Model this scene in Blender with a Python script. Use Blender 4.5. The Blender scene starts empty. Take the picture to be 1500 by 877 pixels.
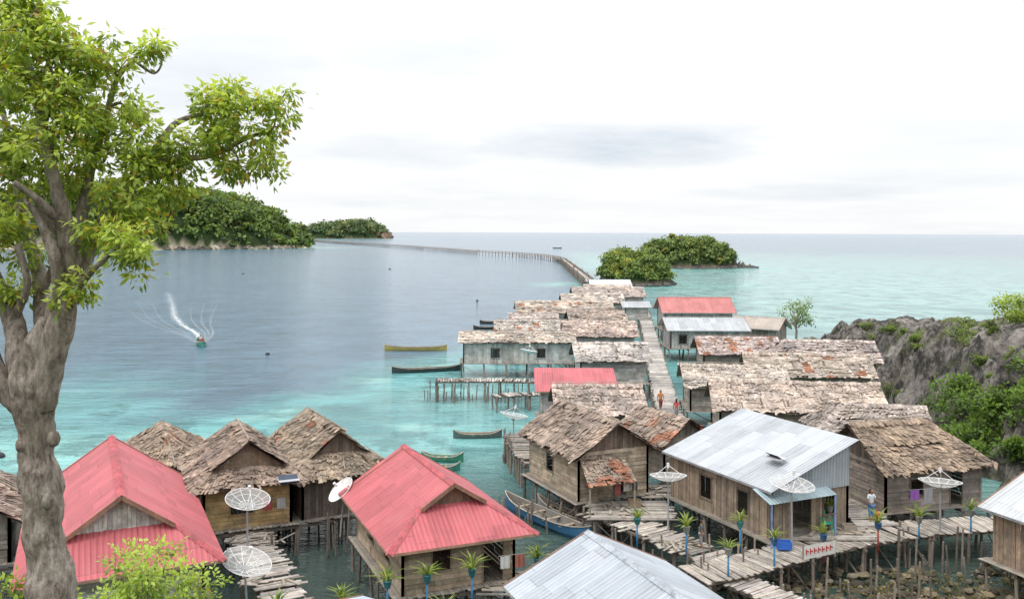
import bpy, math, random
import numpy as np
from mathutils import Vector, noise
random.seed(7); rng=np.random.default_rng(7)
R=random.random
def U(a,b): return a+(b-a)*random.random()
sc=bpy.context.scene
sc.view_settings.view_transform='Standard'; sc.view_settings.look='None'; sc.view_settings.exposure=0
V=Vector

# ------------------------------------------------------------------ materials
def newmat(name):
    m=bpy.data.materials.new(name); m.use_nodes=True
    nt=m.node_tree; b=nt.nodes['Principled BSDF']; return m,nt,b
def N(nt,t,**k):
    n=nt.nodes.new(t)
    for a,v in k.items(): setattr(n,a,v)
    return n
def math_(nt,op,a,b=None,clamp=False):
    n=nt.nodes.new('ShaderNodeMath'); n.operation=op; n.use_clamp=clamp
    for i,x in enumerate((a,b)):
        if x is None: continue
        if isinstance(x,(int,float)): n.inputs[i].default_value=x
        else: nt.links.new(x,n.inputs[i])
    return n.outputs[0]
def ramp(nt,fac,stops):
    n=nt.nodes.new('ShaderNodeValToRGB'); e=n.color_ramp.elements
    while len(e)<len(stops): e.new(0.5)
    for i,(p,c) in enumerate(stops): e[i].position=p; e[i].color=(*c,1) if len(c)==3 else c
    nt.links.new(fac,n.inputs[0]); return n.outputs[0]
def mixc(nt,fac,a,b,blend='MIX'):
    n=nt.nodes.new('ShaderNodeMix'); n.data_type='RGBA'; n.blend_type=blend
    for s,x in ((n.inputs[0],fac),(n.inputs[6],a),(n.inputs[7],b)):
        if isinstance(x,(int,float)): s.default_value=x
        elif isinstance(x,tuple): s.default_value=(*x,1) if len(x)==3 else x
        else: nt.links.new(x,s)
    return n.outputs[2]
def vmul(nt,vec,s):
    n=nt.nodes.new('ShaderNodeVectorMath'); n.operation='MULTIPLY'; nt.links.new(vec,n.inputs[0]); n.inputs[1].default_value=s; return n.outputs[0]
def noisef(nt,vec,scale,detail=4,rough=.6):
    n=N(nt,'ShaderNodeTexNoise'); n.inputs['Scale'].default_value=scale; n.inputs['Detail'].default_value=detail; n.inputs['Roughness'].default_value=rough
    nt.links.new(vec,n.inputs['Vector']); return n.outputs['Fac']
def bumpn(nt,b,h,s,d):
    bp=N(nt,'ShaderNodeBump'); bp.inputs['Strength'].default_value=s; bp.inputs['Distance'].default_value=d
    nt.links.new(h,bp.inputs['Height']); nt.links.new(bp.outputs[0],b.inputs['Normal'])
def vcmat(name,scale=3,var=.5,rough=.85,bump=.3,stretch=(1,1,1),spec=.3,dist=.03,grime=0,gc=(.085,.075,.065)):
    m,nt,b=newmat(name)
    at=N(nt,'ShaderNodeAttribute',attribute_name='Col')
    g=N(nt,'ShaderNodeNewGeometry').outputs['Position']
    f=noisef(nt,vmul(nt,g,stretch),scale,6,.65)
    f2=noisef(nt,g,scale*.23,3)
    k=math_(nt,'ADD',math_(nt,'MULTIPLY',math_(nt,'ADD',f,f2),var*2),1-2*var)
    k=math_(nt,'MAXIMUM',k,.1)
    hs=nt.nodes.new('ShaderNodeVectorMath'); hs.operation='SCALE'
    nt.links.new(at.outputs['Color'],hs.inputs[0]); nt.links.new(k,hs.inputs['Scale'])
    c=hs.outputs[0]
    if grime:
        gf=ramp(nt,noisef(nt,g,.9,6,.7),[(.48,(0,0,0)),(.66,(1,1,1))])
        c=mixc(nt,math_(nt,'MULTIPLY',gf,grime),c,gc)
    nt.links.new(c,b.inputs['Base Color'])
    b.inputs['Roughness'].default_value=rough; b.inputs['Specular IOR Level'].default_value=spec
    bumpn(nt,b,f,bump,dist)
    return m
M_wood=vcmat('weathered_wood',9,.6,.9,.4,(1,1,.6),grime=.45,gc=(.11,.10,.09))
M_thatch=vcmat('palm_thatch',8,.6,.95,.7,(1,1,1),.1,grime=.5,gc=(.12,.105,.09))
M_paint=vcmat('paint',4,.25,.5,.05)
M_soil=vcmat('soil',1.5,.6,.95,.8,dist=.2)
def barkmat():
    m,nt,b=newmat('bark')
    g=N(nt,'ShaderNodeNewGeometry').outputs['Position']
    f=noisef(nt,vmul(nt,g,(1,1,.35)),16,8,.72); f2=noisef(nt,g,3.2,6,.7)
    s=math_(nt,'ADD',math_(nt,'MULTIPLY',f,.6),math_(nt,'MULTIPLY',f2,.4))
    c=ramp(nt,s,[(.34,(.06,.05,.04)),(.44,(.20,.165,.14)),(.52,(.34,.29,.25)),(.60,(.48,.43,.38)),(.70,(.58,.55,.50))])
    gr=ramp(nt,noisef(nt,g,1.6,5,.6),[(.54,(0,0,0)),(.68,(1,1,1))])
    c=mixc(nt,math_(nt,'MULTIPLY',gr,.4),c,(.15,.14,.09))
    nt.links.new(c,b.inputs['Base Color']); b.inputs['Roughness'].default_value=.93; b.inputs['Specular IOR Level'].default_value=.15
    bumpn(nt,b,s,1,.07); return m
M_bark=barkmat()
def leafmat(name,tr=.35):
    m,nt,b=newmat(name)
    at=N(nt,'ShaderNodeAttribute',attribute_name='Col')
    nt.links.new(at.outputs['Color'],b.inputs['Base Color'])
    b.inputs['Roughness'].default_value=.5; b.inputs['Specular IOR Level'].default_value=.35
    t=N(nt,'ShaderNodeBsdfTranslucent'); 
    c=mixc(nt,1.0,at.outputs['Color'],(1.35,1.3,.6),'MULTIPLY'); nt.links.new(c,t.inputs[0])
    mx=N(nt,'ShaderNodeMixShader'); mx.inputs[0].default_value=tr
    nt.links.new(b.outputs[0],mx.inputs[1]); nt.links.new(t.outputs[0],mx.inputs[2])
    nt.links.new(mx.outputs[0],nt.nodes['Material Output'].inputs[0]); return m
M_leaf=leafmat('leaf',.45); M_far=leafmat('far_foliage',.2)
def tinmat():
    m,nt,b=newmat('corrugated_metal')
    at=N(nt,'ShaderNodeAttribute',attribute_name='Col').outputs['Color']
    uv=N(nt,'ShaderNodeUVMap').outputs[0]
    sx=N(nt,'ShaderNodeSeparateXYZ'); nt.links.new(uv,sx.inputs[0]); u,v=sx.outputs[0],sx.outputs[1]
    su=math_(nt,'FLOOR',math_(nt,'DIVIDE',u,.82)); 
    v2=math_(nt,'ADD',v,math_(nt,'MULTIPLY',math_(nt,'SINE',math_(nt,'MULTIPLY',su,7.3)),.5))
    sv=math_(nt,'FLOOR',math_(nt,'DIVIDE',v2,2.1))
    cb=N(nt,'ShaderNodeCombineXYZ'); nt.links.new(su,cb.inputs[0]); nt.links.new(sv,cb.inputs[1])
    wn=N(nt,'ShaderNodeTexWhiteNoise'); wn.noise_dimensions='3D'; nt.links.new(cb.outputs[0],wn.inputs[0])
    st=N(nt,'ShaderNodeCombineXYZ'); nt.links.new(math_(nt,'MULTIPLY',u,5),st.inputs[0]); nt.links.new(math_(nt,'MULTIPLY',v,.5),st.inputs[1])
    g=N(nt,'ShaderNodeNewGeometry').outputs['Position']
    s1=noisef(nt,st.outputs[0],1.0,5); s2=noisef(nt,g,.8,5)
    wave=math_(nt,'SINE',math_(nt,'MULTIPLY',u,2*math.pi/.2))
    fr=math_(nt,'FRACT',math_(nt,'DIVIDE',u,.82)); seam=math_(nt,'LESS_THAN',fr,.05)
    fv=math_(nt,'FRACT',math_(nt,'DIVIDE',v2,2.1)); seamv=math_(nt,'LESS_THAN',fv,.02)
    k=math_(nt,'ADD',.30,math_(nt,'MULTIPLY',wn.outputs['Value'],.26))
    k=math_(nt,'ADD',k,math_(nt,'MULTIPLY',s1,.6)); k=math_(nt,'ADD',k,math_(nt,'MULTIPLY',s2,.5))
    k=math_(nt,'ADD',k,math_(nt,'MULTIPLY',wave,.09))
    k=math_(nt,'SUBTRACT',k,math_(nt,'MULTIPLY',math_(nt,'MAXIMUM',seam,seamv),.2))
    hs=nt.nodes.new('ShaderNodeVectorMath'); hs.operation='SCALE'
    nt.links.new(at,hs.inputs[0]); nt.links.new(k,hs.inputs['Scale'])
    rf=ramp(nt,math_(nt,'MULTIPLY',math_(nt,'ADD',s1,s2),.5),[(.56,(0,0,0)),(.68,(1,1,1))])
    c=mixc(nt,math_(nt,'MULTIPLY',rf,.42),hs.outputs[0],(.25,.19,.16))
    nt.links.new(c,b.inputs['Base Color'])
    b.inputs['Roughness'].default_value=.5; b.inputs['Specular IOR Level'].default_value=.35
    bumpn(nt,b,wave,.6,.03)
    return m
M_tin=tinmat()
def dishmat():
    m,nt,b=newmat('wire_mesh')
    b.inputs['Base Color'].default_value=(.62,.62,.60,1); b.inputs['Metallic'].default_value=.1
    t=N(nt,'ShaderNodeBsdfTransparent'); mx=N(nt,'ShaderNodeMixShader'); mx.inputs[0].default_value=.36
    nt.links.new(t.outputs[0],mx.inputs[1]); nt.links.new(b.outputs[0],mx.inputs[2])
    nt.links.new(mx.outputs[0],nt.nodes['Material Output'].inputs[0]); return m
M_mesh=dishmat()
def rockmat():
    m,nt,b=newmat('limestone')
    g=N(nt,'ShaderNodeNewGeometry').outputs['Position']
    a=noisef(nt,g,.2,10,.72); c2=noisef(nt,vmul(nt,g,(1,1,.6)),2.2,8,.72)
    s=math_(nt,'ADD',math_(nt,'MULTIPLY',a,.6),math_(nt,'MULTIPLY',c2,.4))
    c=ramp(nt,s,[(.40,(.015,.015,.015)),(.465,(.06,.054,.05)),(.52,(.20,.18,.16)),(.60,(.37,.34,.31)),(.68,(.54,.52,.49))])
    vg=ramp(nt,noisef(nt,g,.3,8,.65),[(.52,(0,0,0)),(.60,(1,1,1))])
    c=mixc(nt,math_(nt,'MULTIPLY',vg,.6),c,(.10,.11,.04))
    nt.links.new(c,b.inputs['Base Color']); b.inputs['Roughness'].default_value=.95
    bumpn(nt,b,s,1,.8); return m
M_rock=rockmat()
def watermat():
    m,nt,b=newmat('sea_water')
    at=N(nt,'ShaderNodeAttribute',attribute_name='Col').outputs['Color']
    g=N(nt,'ShaderNodeNewGeometry').outputs['Position']
    n1=noisef(nt,vmul(nt,g,(1,.8,1)),.13,6,.65); n2=noisef(nt,g,.012,4)
    k=math_(nt,'ADD',.2,math_(nt,'MULTIPLY',n1,1.1)); k=math_(nt,'ADD',k,math_(nt,'MULTIPLY',n2,.5))
    hs=nt.nodes.new('ShaderNodeVectorMath'); hs.operation='SCALE'
    nt.links.new(at,hs.inputs[0]); nt.links.new(k,hs.inputs['Scale'])
    # coral heads / sea-grass on the bottom, seen only where the water is shallow
    sp=N(nt,'ShaderNodeSeparateColor'); nt.links.new(at,sp.inputs[0])
    sh=math_(nt,'MULTIPLY',math_(nt,'SUBTRACT',sp.outputs[1],.2),6,True)
    cr=ramp(nt,noisef(nt,vmul(nt,g,(.8,.6,1)),.24,7,.68),[(.50,(0,0,0)),(.58,(1,1,1))])
    c=mixc(nt,math_(nt,'MULTIPLY',math_(nt,'MULTIPLY',sh,cr),.62),hs.outputs[0],(.045,.15,.16))
    sa=ramp(nt,noisef(nt,vmul(nt,g,(.5,.8,3)),.16,5,.6),[(.56,(0,0,0)),(.66,(1,1,1))])
    c=mixc(nt,math_(nt,'MULTIPLY',math_(nt,'MULTIPLY',sh,sa),.5),c,(.34,.62,.56))
    nt.links.new(c,b.inputs['Base Color'])
    b.inputs['Roughness'].default_value=.12; b.inputs['IOR'].default_value=1.33
    w1=noisef(nt,vmul(nt,g,(.6,1.4,1)),1.5,4,.6); w2=noisef(nt,vmul(nt,g,(.5,1.5,1)),.24,6,.65)
    h=math_(nt,'ADD',math_(nt,'MULTIPLY',w1,.16),math_(nt,'MULTIPLY',w2,.9))
    bumpn(nt,b,h,1,1.0); return m
M_water=watermat()
def foammat():
    m,nt,b=newmat('foam')
    g=N(nt,'ShaderNodeNewGeometry').outputs['Position']
    at=N(nt,'ShaderNodeAttribute',attribute_name='Col').outputs['Color']
    uv=N(nt,'ShaderNodeUVMap').outputs[0]; su=N(nt,'ShaderNodeSeparateXYZ'); nt.links.new(uv,su.inputs[0])
    f=noisef(nt,g,1.5,6,.75); r=math_(nt,'MULTIPLY',math_(nt,'SUBTRACT',f,math_(nt,'ADD',.34,math_(nt,'MULTIPLY',su.outputs[0],.28))),5,True)
    sp=N(nt,'ShaderNodeSeparateColor'); nt.links.new(at,sp.inputs[0])
    r=math_(nt,'MULTIPLY',r,sp.outputs[0],True)
    b.inputs['Base Color'].default_value=(.75,.8,.82,1); b.inputs['Roughness'].default_value=.6
    t=N(nt,'ShaderNodeBsdfTransparent'); mx=N(nt,'ShaderNodeMixShader'); nt.links.new(r,mx.inputs[0])
    nt.links.new(t.outputs[0],mx.inputs[1]); nt.links.new(b.outputs[0],mx.inputs[2])
    nt.links.new(mx.outputs[0],nt.nodes['Material Output'].inputs[0]); return m
M_foam=foammat()

# ------------------------------------------------------------------ mesh builders
def empty(name,loc):
    e=bpy.data.objects.new(name,None); e.location=loc; e.empty_display_size=.3
    sc.collection.objects.link(e); return e
def jc(c,a=.15):
    k=1+U(-a,a); return (c[0]*k*(1+U(-.04,.04)),c[1]*k,c[2]*k*(1+U(-.05,.05)))
class MB:
    def __init__(s): s.v=[];s.f=[];s.c=[];s.uv=[];s.m=[]
    def face(s,pts,col,uv=None,m=0):
        i=len(s.v); s.v.extend([tuple(p) for p in pts]); s.f.append(tuple(range(i,i+len(pts)))); s.c.append(col)
        s.uv.extend(uv or [(0,0)]*len(pts)); s.m.append(m)
    def fidx(s,idx,col,m=0,uv=None):
        s.f.append(tuple(idx)); s.c.append(col); s.uv.extend(uv or [(0,0)]*len(idx)); s.m.append(m)
    def beam(s,p,q,w,h,col,m=0):
        p=V(p);q=V(q);d=(q-p)
        if d.length<1e-6: return
        d.normalize(); up=V((0,0,1)) if abs(d.z)<.95 else V((0,1,0))
        a=d.cross(up).normalized()*w/2; b=a.cross(d).normalized()*h/2
        i=len(s.v)
        for o in (p,q):
            for sa,sb in ((-1,-1),(1,-1),(1,1),(-1,1)): s.v.append(tuple(o+a*sa+b*sb))
        for fc in ((0,1,2,3),(7,6,5,4),(0,4,5,1),(1,5,6,2),(2,6,7,3),(3,7,4,0)): s.fidx([i+k for k in fc],col,m)
    def tube(s,pts,rad,col,seg=6,m=0,jit=0,cap=True):
        pts=[V(p) for p in pts]; n=len(pts); i0=len(s.v); ref=V((.3,1,.1)).normalized()
        for k,p in enumerate(pts):
            d=(pts[min(k+1,n-1)]-pts[max(k-1,0)]).normalized()
            a=d.cross(ref)
            if a.length<.1: a=d.cross(V((1,0,0)))
            a.normalize(); b=d.cross(a)
            for j in range(seg):
                t=2*math.pi*j/seg; r=rad[k]
                if jit: 
                    q=p+(a*math.cos(t)+b*math.sin(t))*r; q2=V((q.x,q.y,q.z*.45))
                    r*=1+jit*(.9*noise.noise(q*2.2)+.5*noise.noise(q2*9)+.25*noise.noise(q2*22))
                s.v.append(tuple(p+(a*math.cos(t)+b*math.sin(t))*r))
        for k in range(n-1):
            for j in range(seg):
                j2=(j+1)%seg
                s.fidx([i0+k*seg+j,i0+k*seg+j2,i0+(k+1)*seg+j2,i0+(k+1)*seg+j],col,m)
        if cap:
            s.fidx([i0+j for j in range(seg)][::-1],col,m); s.fidx([i0+(n-1)*seg+j for j in range(seg)],col,m)
    def ellip(s,c,r,col,seg=10,rings=7,m=0,jit=0):
        i0=len(s.v)
        for a in range(rings+1):
            ph=math.pi*a/rings
            for b in range(seg):
                th=2*math.pi*b/seg; k=1+(U(-jit,jit) if jit else 0)
                s.v.append((c[0]+r[0]*math.sin(ph)*math.cos(th)*k,c[1]+r[1]*math.sin(ph)*math.sin(th)*k,c[2]+r[2]*math.cos(ph)*k))
        for a in range(rings):
            for b in range(seg):
                b2=(b+1)%seg; s.fidx([i0+a*seg+b,i0+(a+1)*seg+b,i0+(a+1)*seg+b2,i0+a*seg+b2],col,m)
    def build(s,name,mats,parent=None,smooth=False,origin=None):
        if not s.v: return None
        va=np.array(s.v)
        if parent is not None: o=np.array(parent.location)
        elif origin is not None: o=np.array(origin)
        else: o=np.array([*((va.min(0)+va.max(0))[:2]/2),va[:,2].min()])
        me=bpy.data.meshes.new(name); me.from_pydata((va-o).tolist(),[],s.f)
        if not isinstance(mats,(list,tuple)): mats=[mats]
        for m in mats: me.materials.append(m)
        a=me.attributes.new('Col','FLOAT_COLOR','FACE')
        a.data.foreach_set('color',np.c_[np.array(s.c),np.ones(len(s.c))].ravel())
        u=me.uv_layers.new(name='UVMap'); u.data.foreach_set('uv',np.array(s.uv,dtype=float).ravel())
        me.polygons.foreach_set('material_index',s.m)
        if smooth: me.polygons.foreach_set('use_smooth',[True]*len(s.f))
        ob=bpy.data.objects.new(name,me); sc.collection.objects.link(ob)
        if parent is not None: ob.parent=parent
        else: ob.location=o
        return ob
def quadmesh(name,P,C,mat,parent=None,origin=None):
    n=len(P); o=np.array(parent.location) if parent is not None else (np.array(origin) if origin is not None else np.array([*P.reshape(-1,3).mean(0)[:2],P[:,:,2].min()]))
    me=bpy.data.meshes.new(name); me.vertices.add(n*4); me.vertices.foreach_set('co',(P.reshape(-1,3)-o).ravel())
    me.loops.add(n*4); me.loops.foreach_set('vertex_index',np.arange(n*4)); me.polygons.add(n)
    me.polygons.foreach_set('loop_start',np.arange(n)*4)
    try: me.polygons.foreach_set('loop_total',np.full(n,4))
    except Exception: pass
    me.update(calc_edges=True)
    a=me.attributes.new('Col','FLOAT_COLOR','FACE'); a.data.foreach_set('color',np.c_[C,np.ones(n)].ravel())
    me.materials.append(mat); ob=bpy.data.objects.new(name,me); sc.collection.objects.link(ob)
    if parent is not None: ob.parent=parent
    else: ob.location=o
    return ob
def gridmesh(name,X,Y,Z,C,mat,smooth=True,origin=(0,0,0)):
    ny,nx=X.shape; me=bpy.data.meshes.new(name)
    vs=np.stack([X,Y,Z],-1).reshape(-1,3)-np.array(origin)
    idx=np.arange(nx*ny).reshape(ny,nx); f=np.stack([idx[:-1,:-1],idx[:-1,1:],idx[1:,1:],idx[1:,:-1]],-1).reshape(-1,4)
    n=len(f); me.vertices.add(len(vs)); me.vertices.foreach_set('co',vs.ravel()); me.loops.add(n*4); me.loops.foreach_set('vertex_index',f.ravel())
    me.polygons.add(n); me.polygons.foreach_set('loop_start',np.arange(n)*4)
    try: me.polygons.foreach_set('loop_total',np.full(n,4))
    except Exception: pass
    me.update(calc_edges=True)
    if C is not None:
        a=me.attributes.new('Col','FLOAT_COLOR','POINT'); a.data.foreach_set('color',np.c_[C.reshape(-1,3),np.ones(nx*ny)].ravel())
    me.polygons.foreach_set('use_smooth',[smooth]*n)
    me.materials.append(mat); ob=bpy.data.objects.new(name,me); ob.location=origin; sc.collection.objects.link(ob); return ob
def nrm(a): return a/(np.linalg.norm(a,axis=-1,keepdims=True)+1e-9)
def sstep(a,b,x): t=np.clip((x-a)/(b-a),0,1); return t*t*(3-2*t)
def lerpc(c0,c1,t): t=np.clip(t,0,1)[:,None]; return np.array(c0)*(1-t)+np.array(c1)*t
def leafcloud(cent,per,sig,size,c0,c1,droop=.4,aspect=.3,yel=.0):
    cent=np.asarray(cent,float); n=len(cent)*per
    Cc=np.repeat(cent,per,0); off=rng.normal(0,1,(n,3))*sig; off[:,2]*=.75; P=Cc+off
    d=nrm(off)+rng.normal(0,.45,(n,3)); d[:,2]-=droop; d=nrm(d)
    r=rng.normal(0,1,(n,3))*.6+np.array([0,0,1.0]); s=nrm(np.cross(d,r))
    l=(size*rng.uniform(.6,1.3,n))[:,None]; w=l*aspect
    q=np.stack([P,P+d*l*.45+s*w,P+d*l,P+d*l*.45-s*w],1)
    base=np.repeat(rng.uniform(-.3,.3,len(cent)),per)
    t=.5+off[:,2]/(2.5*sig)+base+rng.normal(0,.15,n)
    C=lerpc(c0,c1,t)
    if yel>0:
        k=(rng.random(n)<yel); C[k]=np.array([.50,.36,.07])*rng.uniform(.7,1.1,(k.sum(),1))
    return q,C
def crowncloud(cent,Rr,per,size,c0,c1,squash=.8,low=-.25):
    cent=np.asarray(cent,float); n=len(cent)*per; Rr=np.asarray(Rr,float)
    Cc=np.repeat(cent,per,0); Rp=np.repeat(Rr,per)
    d=nrm(rng.normal(0,1,(n,3))); d[:,2]=np.where(d[:,2]<low,-d[:,2],d[:,2])
    ph=np.repeat(rng.uniform(0,6,len(cent)),per)
    lump=1+.25*np.sin(d[:,0]*5+ph)*np.sin(d[:,1]*5+ph*2)+.15*np.sin(d[:,2]*9+ph)
    rr=(Rp*lump*rng.uniform(.6,1.12,n))[:,None]
    P=Cc+d*rr*np.array([1,1,squash])
    nn=nrm(d+rng.normal(0,.7,(n,3))); t1=nrm(np.cross(nn,rng.normal(0,1,(n,3)))); t2=np.cross(nn,t1)
    l=(size*rng.uniform(.5,1.2,n))[:,None]
    q=np.stack([P-t1*l,P-t2*l*.6,P+t1*l,P+t2*l*.6],1)
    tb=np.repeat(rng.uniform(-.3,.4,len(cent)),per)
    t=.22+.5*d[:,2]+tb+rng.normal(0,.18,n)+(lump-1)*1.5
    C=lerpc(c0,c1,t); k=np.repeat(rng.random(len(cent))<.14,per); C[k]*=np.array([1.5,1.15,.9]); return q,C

# ------------------------------------------------------------------ structures
WOOD=(.31,.275,.235); GREYW=(.40,.38,.36); YEL=(.46,.32,.16); PALE=(.52,.50,.47); DARK=(.16,.13,.11); TAN=(.44,.36,.27)
TH=(.46,.38,.33); THB=(.335,.265,.21); THG=(.50,.435,.39); RED=(.50,.125,.14); GREY=(.46,.50,.54); WHT=(.60,.63,.66)
def lerp(a,b,t): return a+(b-a)*t
def thatch(mb,quad,col,seg,row,rust=0.0):
    e0,e1,t1,t0=[V(p) for p in quad]
    nr=(e1-e0).cross(t0-e0)
    if nr.length<1e-6: nr=(e1-e0).cross(t1-e0)
    nr.normalize()
    if nr.z<0: nr=-nr
    dk=(col[0]*.3,col[1]*.29,col[2]*.28)
    mb.face([e0-nr*.06,e1-nr*.06,t1-nr*.06,t0-nr*.06],dk)
    sl=max((t0-e0).length,(t1-e1).length); nrow=max(3,int(sl/row)); dn=((t0+t1)-(e0+e1)).normalized()
    ph=U(0,50); sk2=V((ph,ph*.3,0))
    def wob(p): return nr*(.14*noise.noise(p*.55+sk2)+.05*noise.noise(p*2+sk2))
    for i in range(nrow):
        s=(i)/nrow; s2=(i+1)/nrow
        a=lerp(e0,t0,s); b=lerp(e1,t1,s); a2=lerp(e0,t0,min(1,s2+.12)); b2=lerp(e1,t1,min(1,s2+.12))
        w=(b-a).length; k=max(1,int(w/seg)); rowk=U(.9,1.08); runl=0
        for j in range(k):
            if runl<=0: runl=random.randint(2,9); runo=U(-.1,.14); runk=U(.85,1.15); runh=U(0,.05)
            runl-=1
            f0=(j+U(-.3,.05))/k; f1=(j+1+U(-.05,.3))/k; f0=max(f0,-.01); f1=min(f1,1.01)
            g=runo+U(-.06,.08)+(U(0,.25) if R()<.08 else 0)
            p0=lerp(a,b,f0)-dn*(g+U(-.03,.03)); p1=lerp(a,b,f1)-dn*(g+U(-.03,.03)); p2=lerp(a2,b2,min(1,(j+1)/k)); p3=lerp(a2,b2,j/k)
            h=.04+runh+U(0,.05); wv=wob(p0)
            q=p0*.5+sk2; pn=noise.noise(q)+.5*noise.noise(q*3.1)
            kk=rowk*runk*(1+.5*pn)*U(.8,1.16)
            c=(col[0]*kk,col[1]*kk*(1-.04*pn),col[2]*kk*(1-.10*pn))
            if R()<.05: c=(c[0]*.4,c[1]*.38,c[2]*.36)
            elif R()<.05: c=(c[0]*1.3,c[1]*1.34,c[2]*1.4)
            if rust and noise.noise(q*1.7+V((9,3,1)))>.5-rust: c=(.36*kk,.17*kk,.11*kk)
            if R()<.012: continue
            mb.face([p0+nr*h+wv,p1+nr*(h+U(-.03,.03))+wv,p2+nr*.015+wv,p3+nr*.015+wv],c)
def tin(mb,quad,col,m=0):
    e0,e1,t1,t0=[V(p) for p in quad]; u=(e1-e0).normalized(); nr=u.cross(t0-e0)
    if nr.length<1e-6: nr=u.cross(t1-e0)
    nr.normalize(); vd=nr.cross(u)
    o=U(0,40)
    uv=[((p-e0).dot(u)+o,(p-e0).dot(vd)+o) for p in (e0,e1,t1,t0)]
    if (t1-t0).length<1e-4: mb.face([e0,e1,t1],col,uv[:3],m)
    else: mb.face([e0,e1,t1,t0],col,uv,m)
def wall(mb,A,B,z0,ztop,col,vert,ops=(),bw=.2,jit=.26,gap=.012):
    A=V((A[0],A[1],0));B=V((B[0],B[1],0)); L=(B-A).length; d=(B-A)/L; n=V((d.y,-d.x,0))
    def P(s,z,o): p=A+d*s+n*o; return (p.x,p.y,z)
    if vert:
        s=0
        while s<L-1e-3:
            w=min(bw*U(.8,1.2),L-s); s1=s+w-gap; o=U(0,.025); c=jc(col,jit); mid=s+w/2
            segs=[(z0,None)]
            for (a,b,za,zb) in ops:
                if a<mid<b: segs=[(z0,za),(zb,None)]
            for q0,q1 in segs:
                ta=ztop(s) if q1 is None else q1; tb=ztop(s1) if q1 is None else q1
                q0b=q0-(U(0,.12) if q0==z0 else 0)
                if max(ta,tb)>q0+.02: mb.face([P(s,q0b,o),P(s1,q0b,o),P(s1,max(tb,q0),o),P(s,max(ta,q0),o)],c)
            s+=w
    else:
        z=z0
        while z<ztop(0)-1e-3:
            h=min(bw,ztop(0)-z); zm=z+h/2; iv=[(0,L)]
            for (a,b,za,zb) in ops:
                if za<zm<zb: iv=[x for (p,q) in iv for x in ((p,min(a,q)),(max(b,p),q)) if x[1]-x[0]>.02]
            for (p,q) in iv:
                s=p
                while s<q-1e-3:
                    w=min(U(.8,2.6),q-s); o=U(0,.03); c=jc(col,jit); k=U(-.01,.01)
                    mb.face([P(s,z,o+.012),P(s+w-.008,z+k,o+.012),P(s+w-.008,z+h-gap+k,o),P(s,z+h-gap,o)],c); s+=w
            z+=h
    for (a,b,za,zb) in ops:
        fc=jc((col[0]*.6,col[1]*.6,col[2]*.6),.1)
        for q in ((P(a,za-.04,.04),P(a,zb+.04,.04)),(P(b,za-.04,.04),P(b,zb+.04,.04)),(P(a-.08,zb+.05,.045),P(b+.08,zb+.05,.045)),(P(a-.08,za-.05,.045),P(b+.08,za-.05,.045))):
            mb.beam(q[0],q[1],.05,.07,fc)
def stilts(mb,pos,u0,u1,v0,v1,zt,sp=1.5,zb=-1.3,r=.07,col=DARK,brace=True):
    nu=max(2,int((u1-u0)/sp)+1); nv=max(2,int((v1-v0)/sp)+1); T={}
    for i in range(nu):
        for j in range(nv):
            u=u0+(u1-u0)*i/(nu-1); v=v0+(v1-v0)*j/(nv-1)
            p=V(pos(u,v,zt)); q=V(pos(u+U(-.25,.25),v+U(-.25,.25),zb)); rr=r*U(.7,1.3)
            mb.tube([q,(p+q)/2+V((U(-.07,.07),U(-.07,.07),0)),p],[rr*1.1,rr,rr*.9],jc((.22,.185,.16),.35),6); T[i,j]=(p,q)
    for i in range(nu):
        a=V(pos(u0+(u1-u0)*i/(nu-1),v0-.15,zt-.16)); b=V(pos(u0+(u1-u0)*i/(nu-1),v1+.15,zt-.16)); mb.beam(a,b,.08,.12,jc(DARK,.2))
    if brace:
        for (i,j) in T:
            if (i+1,j) in T and R()<.35:
                p,q=T[i,j]; p2,q2=T[i+1,j]; mb.tube([lerp(q,p,.95),lerp(q2,p2,.5)],[.035,.03],jc(WOOD,.3),5)
            if (i,j+1) in T and R()<.35:
                p,q=T[i,j]; p2,q2=T[i,j+1]; mb.tube([lerp(q,p,.95),lerp(q2,p2,.55)],[.035,.03],jc(WOOD,.3),5)
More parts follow.
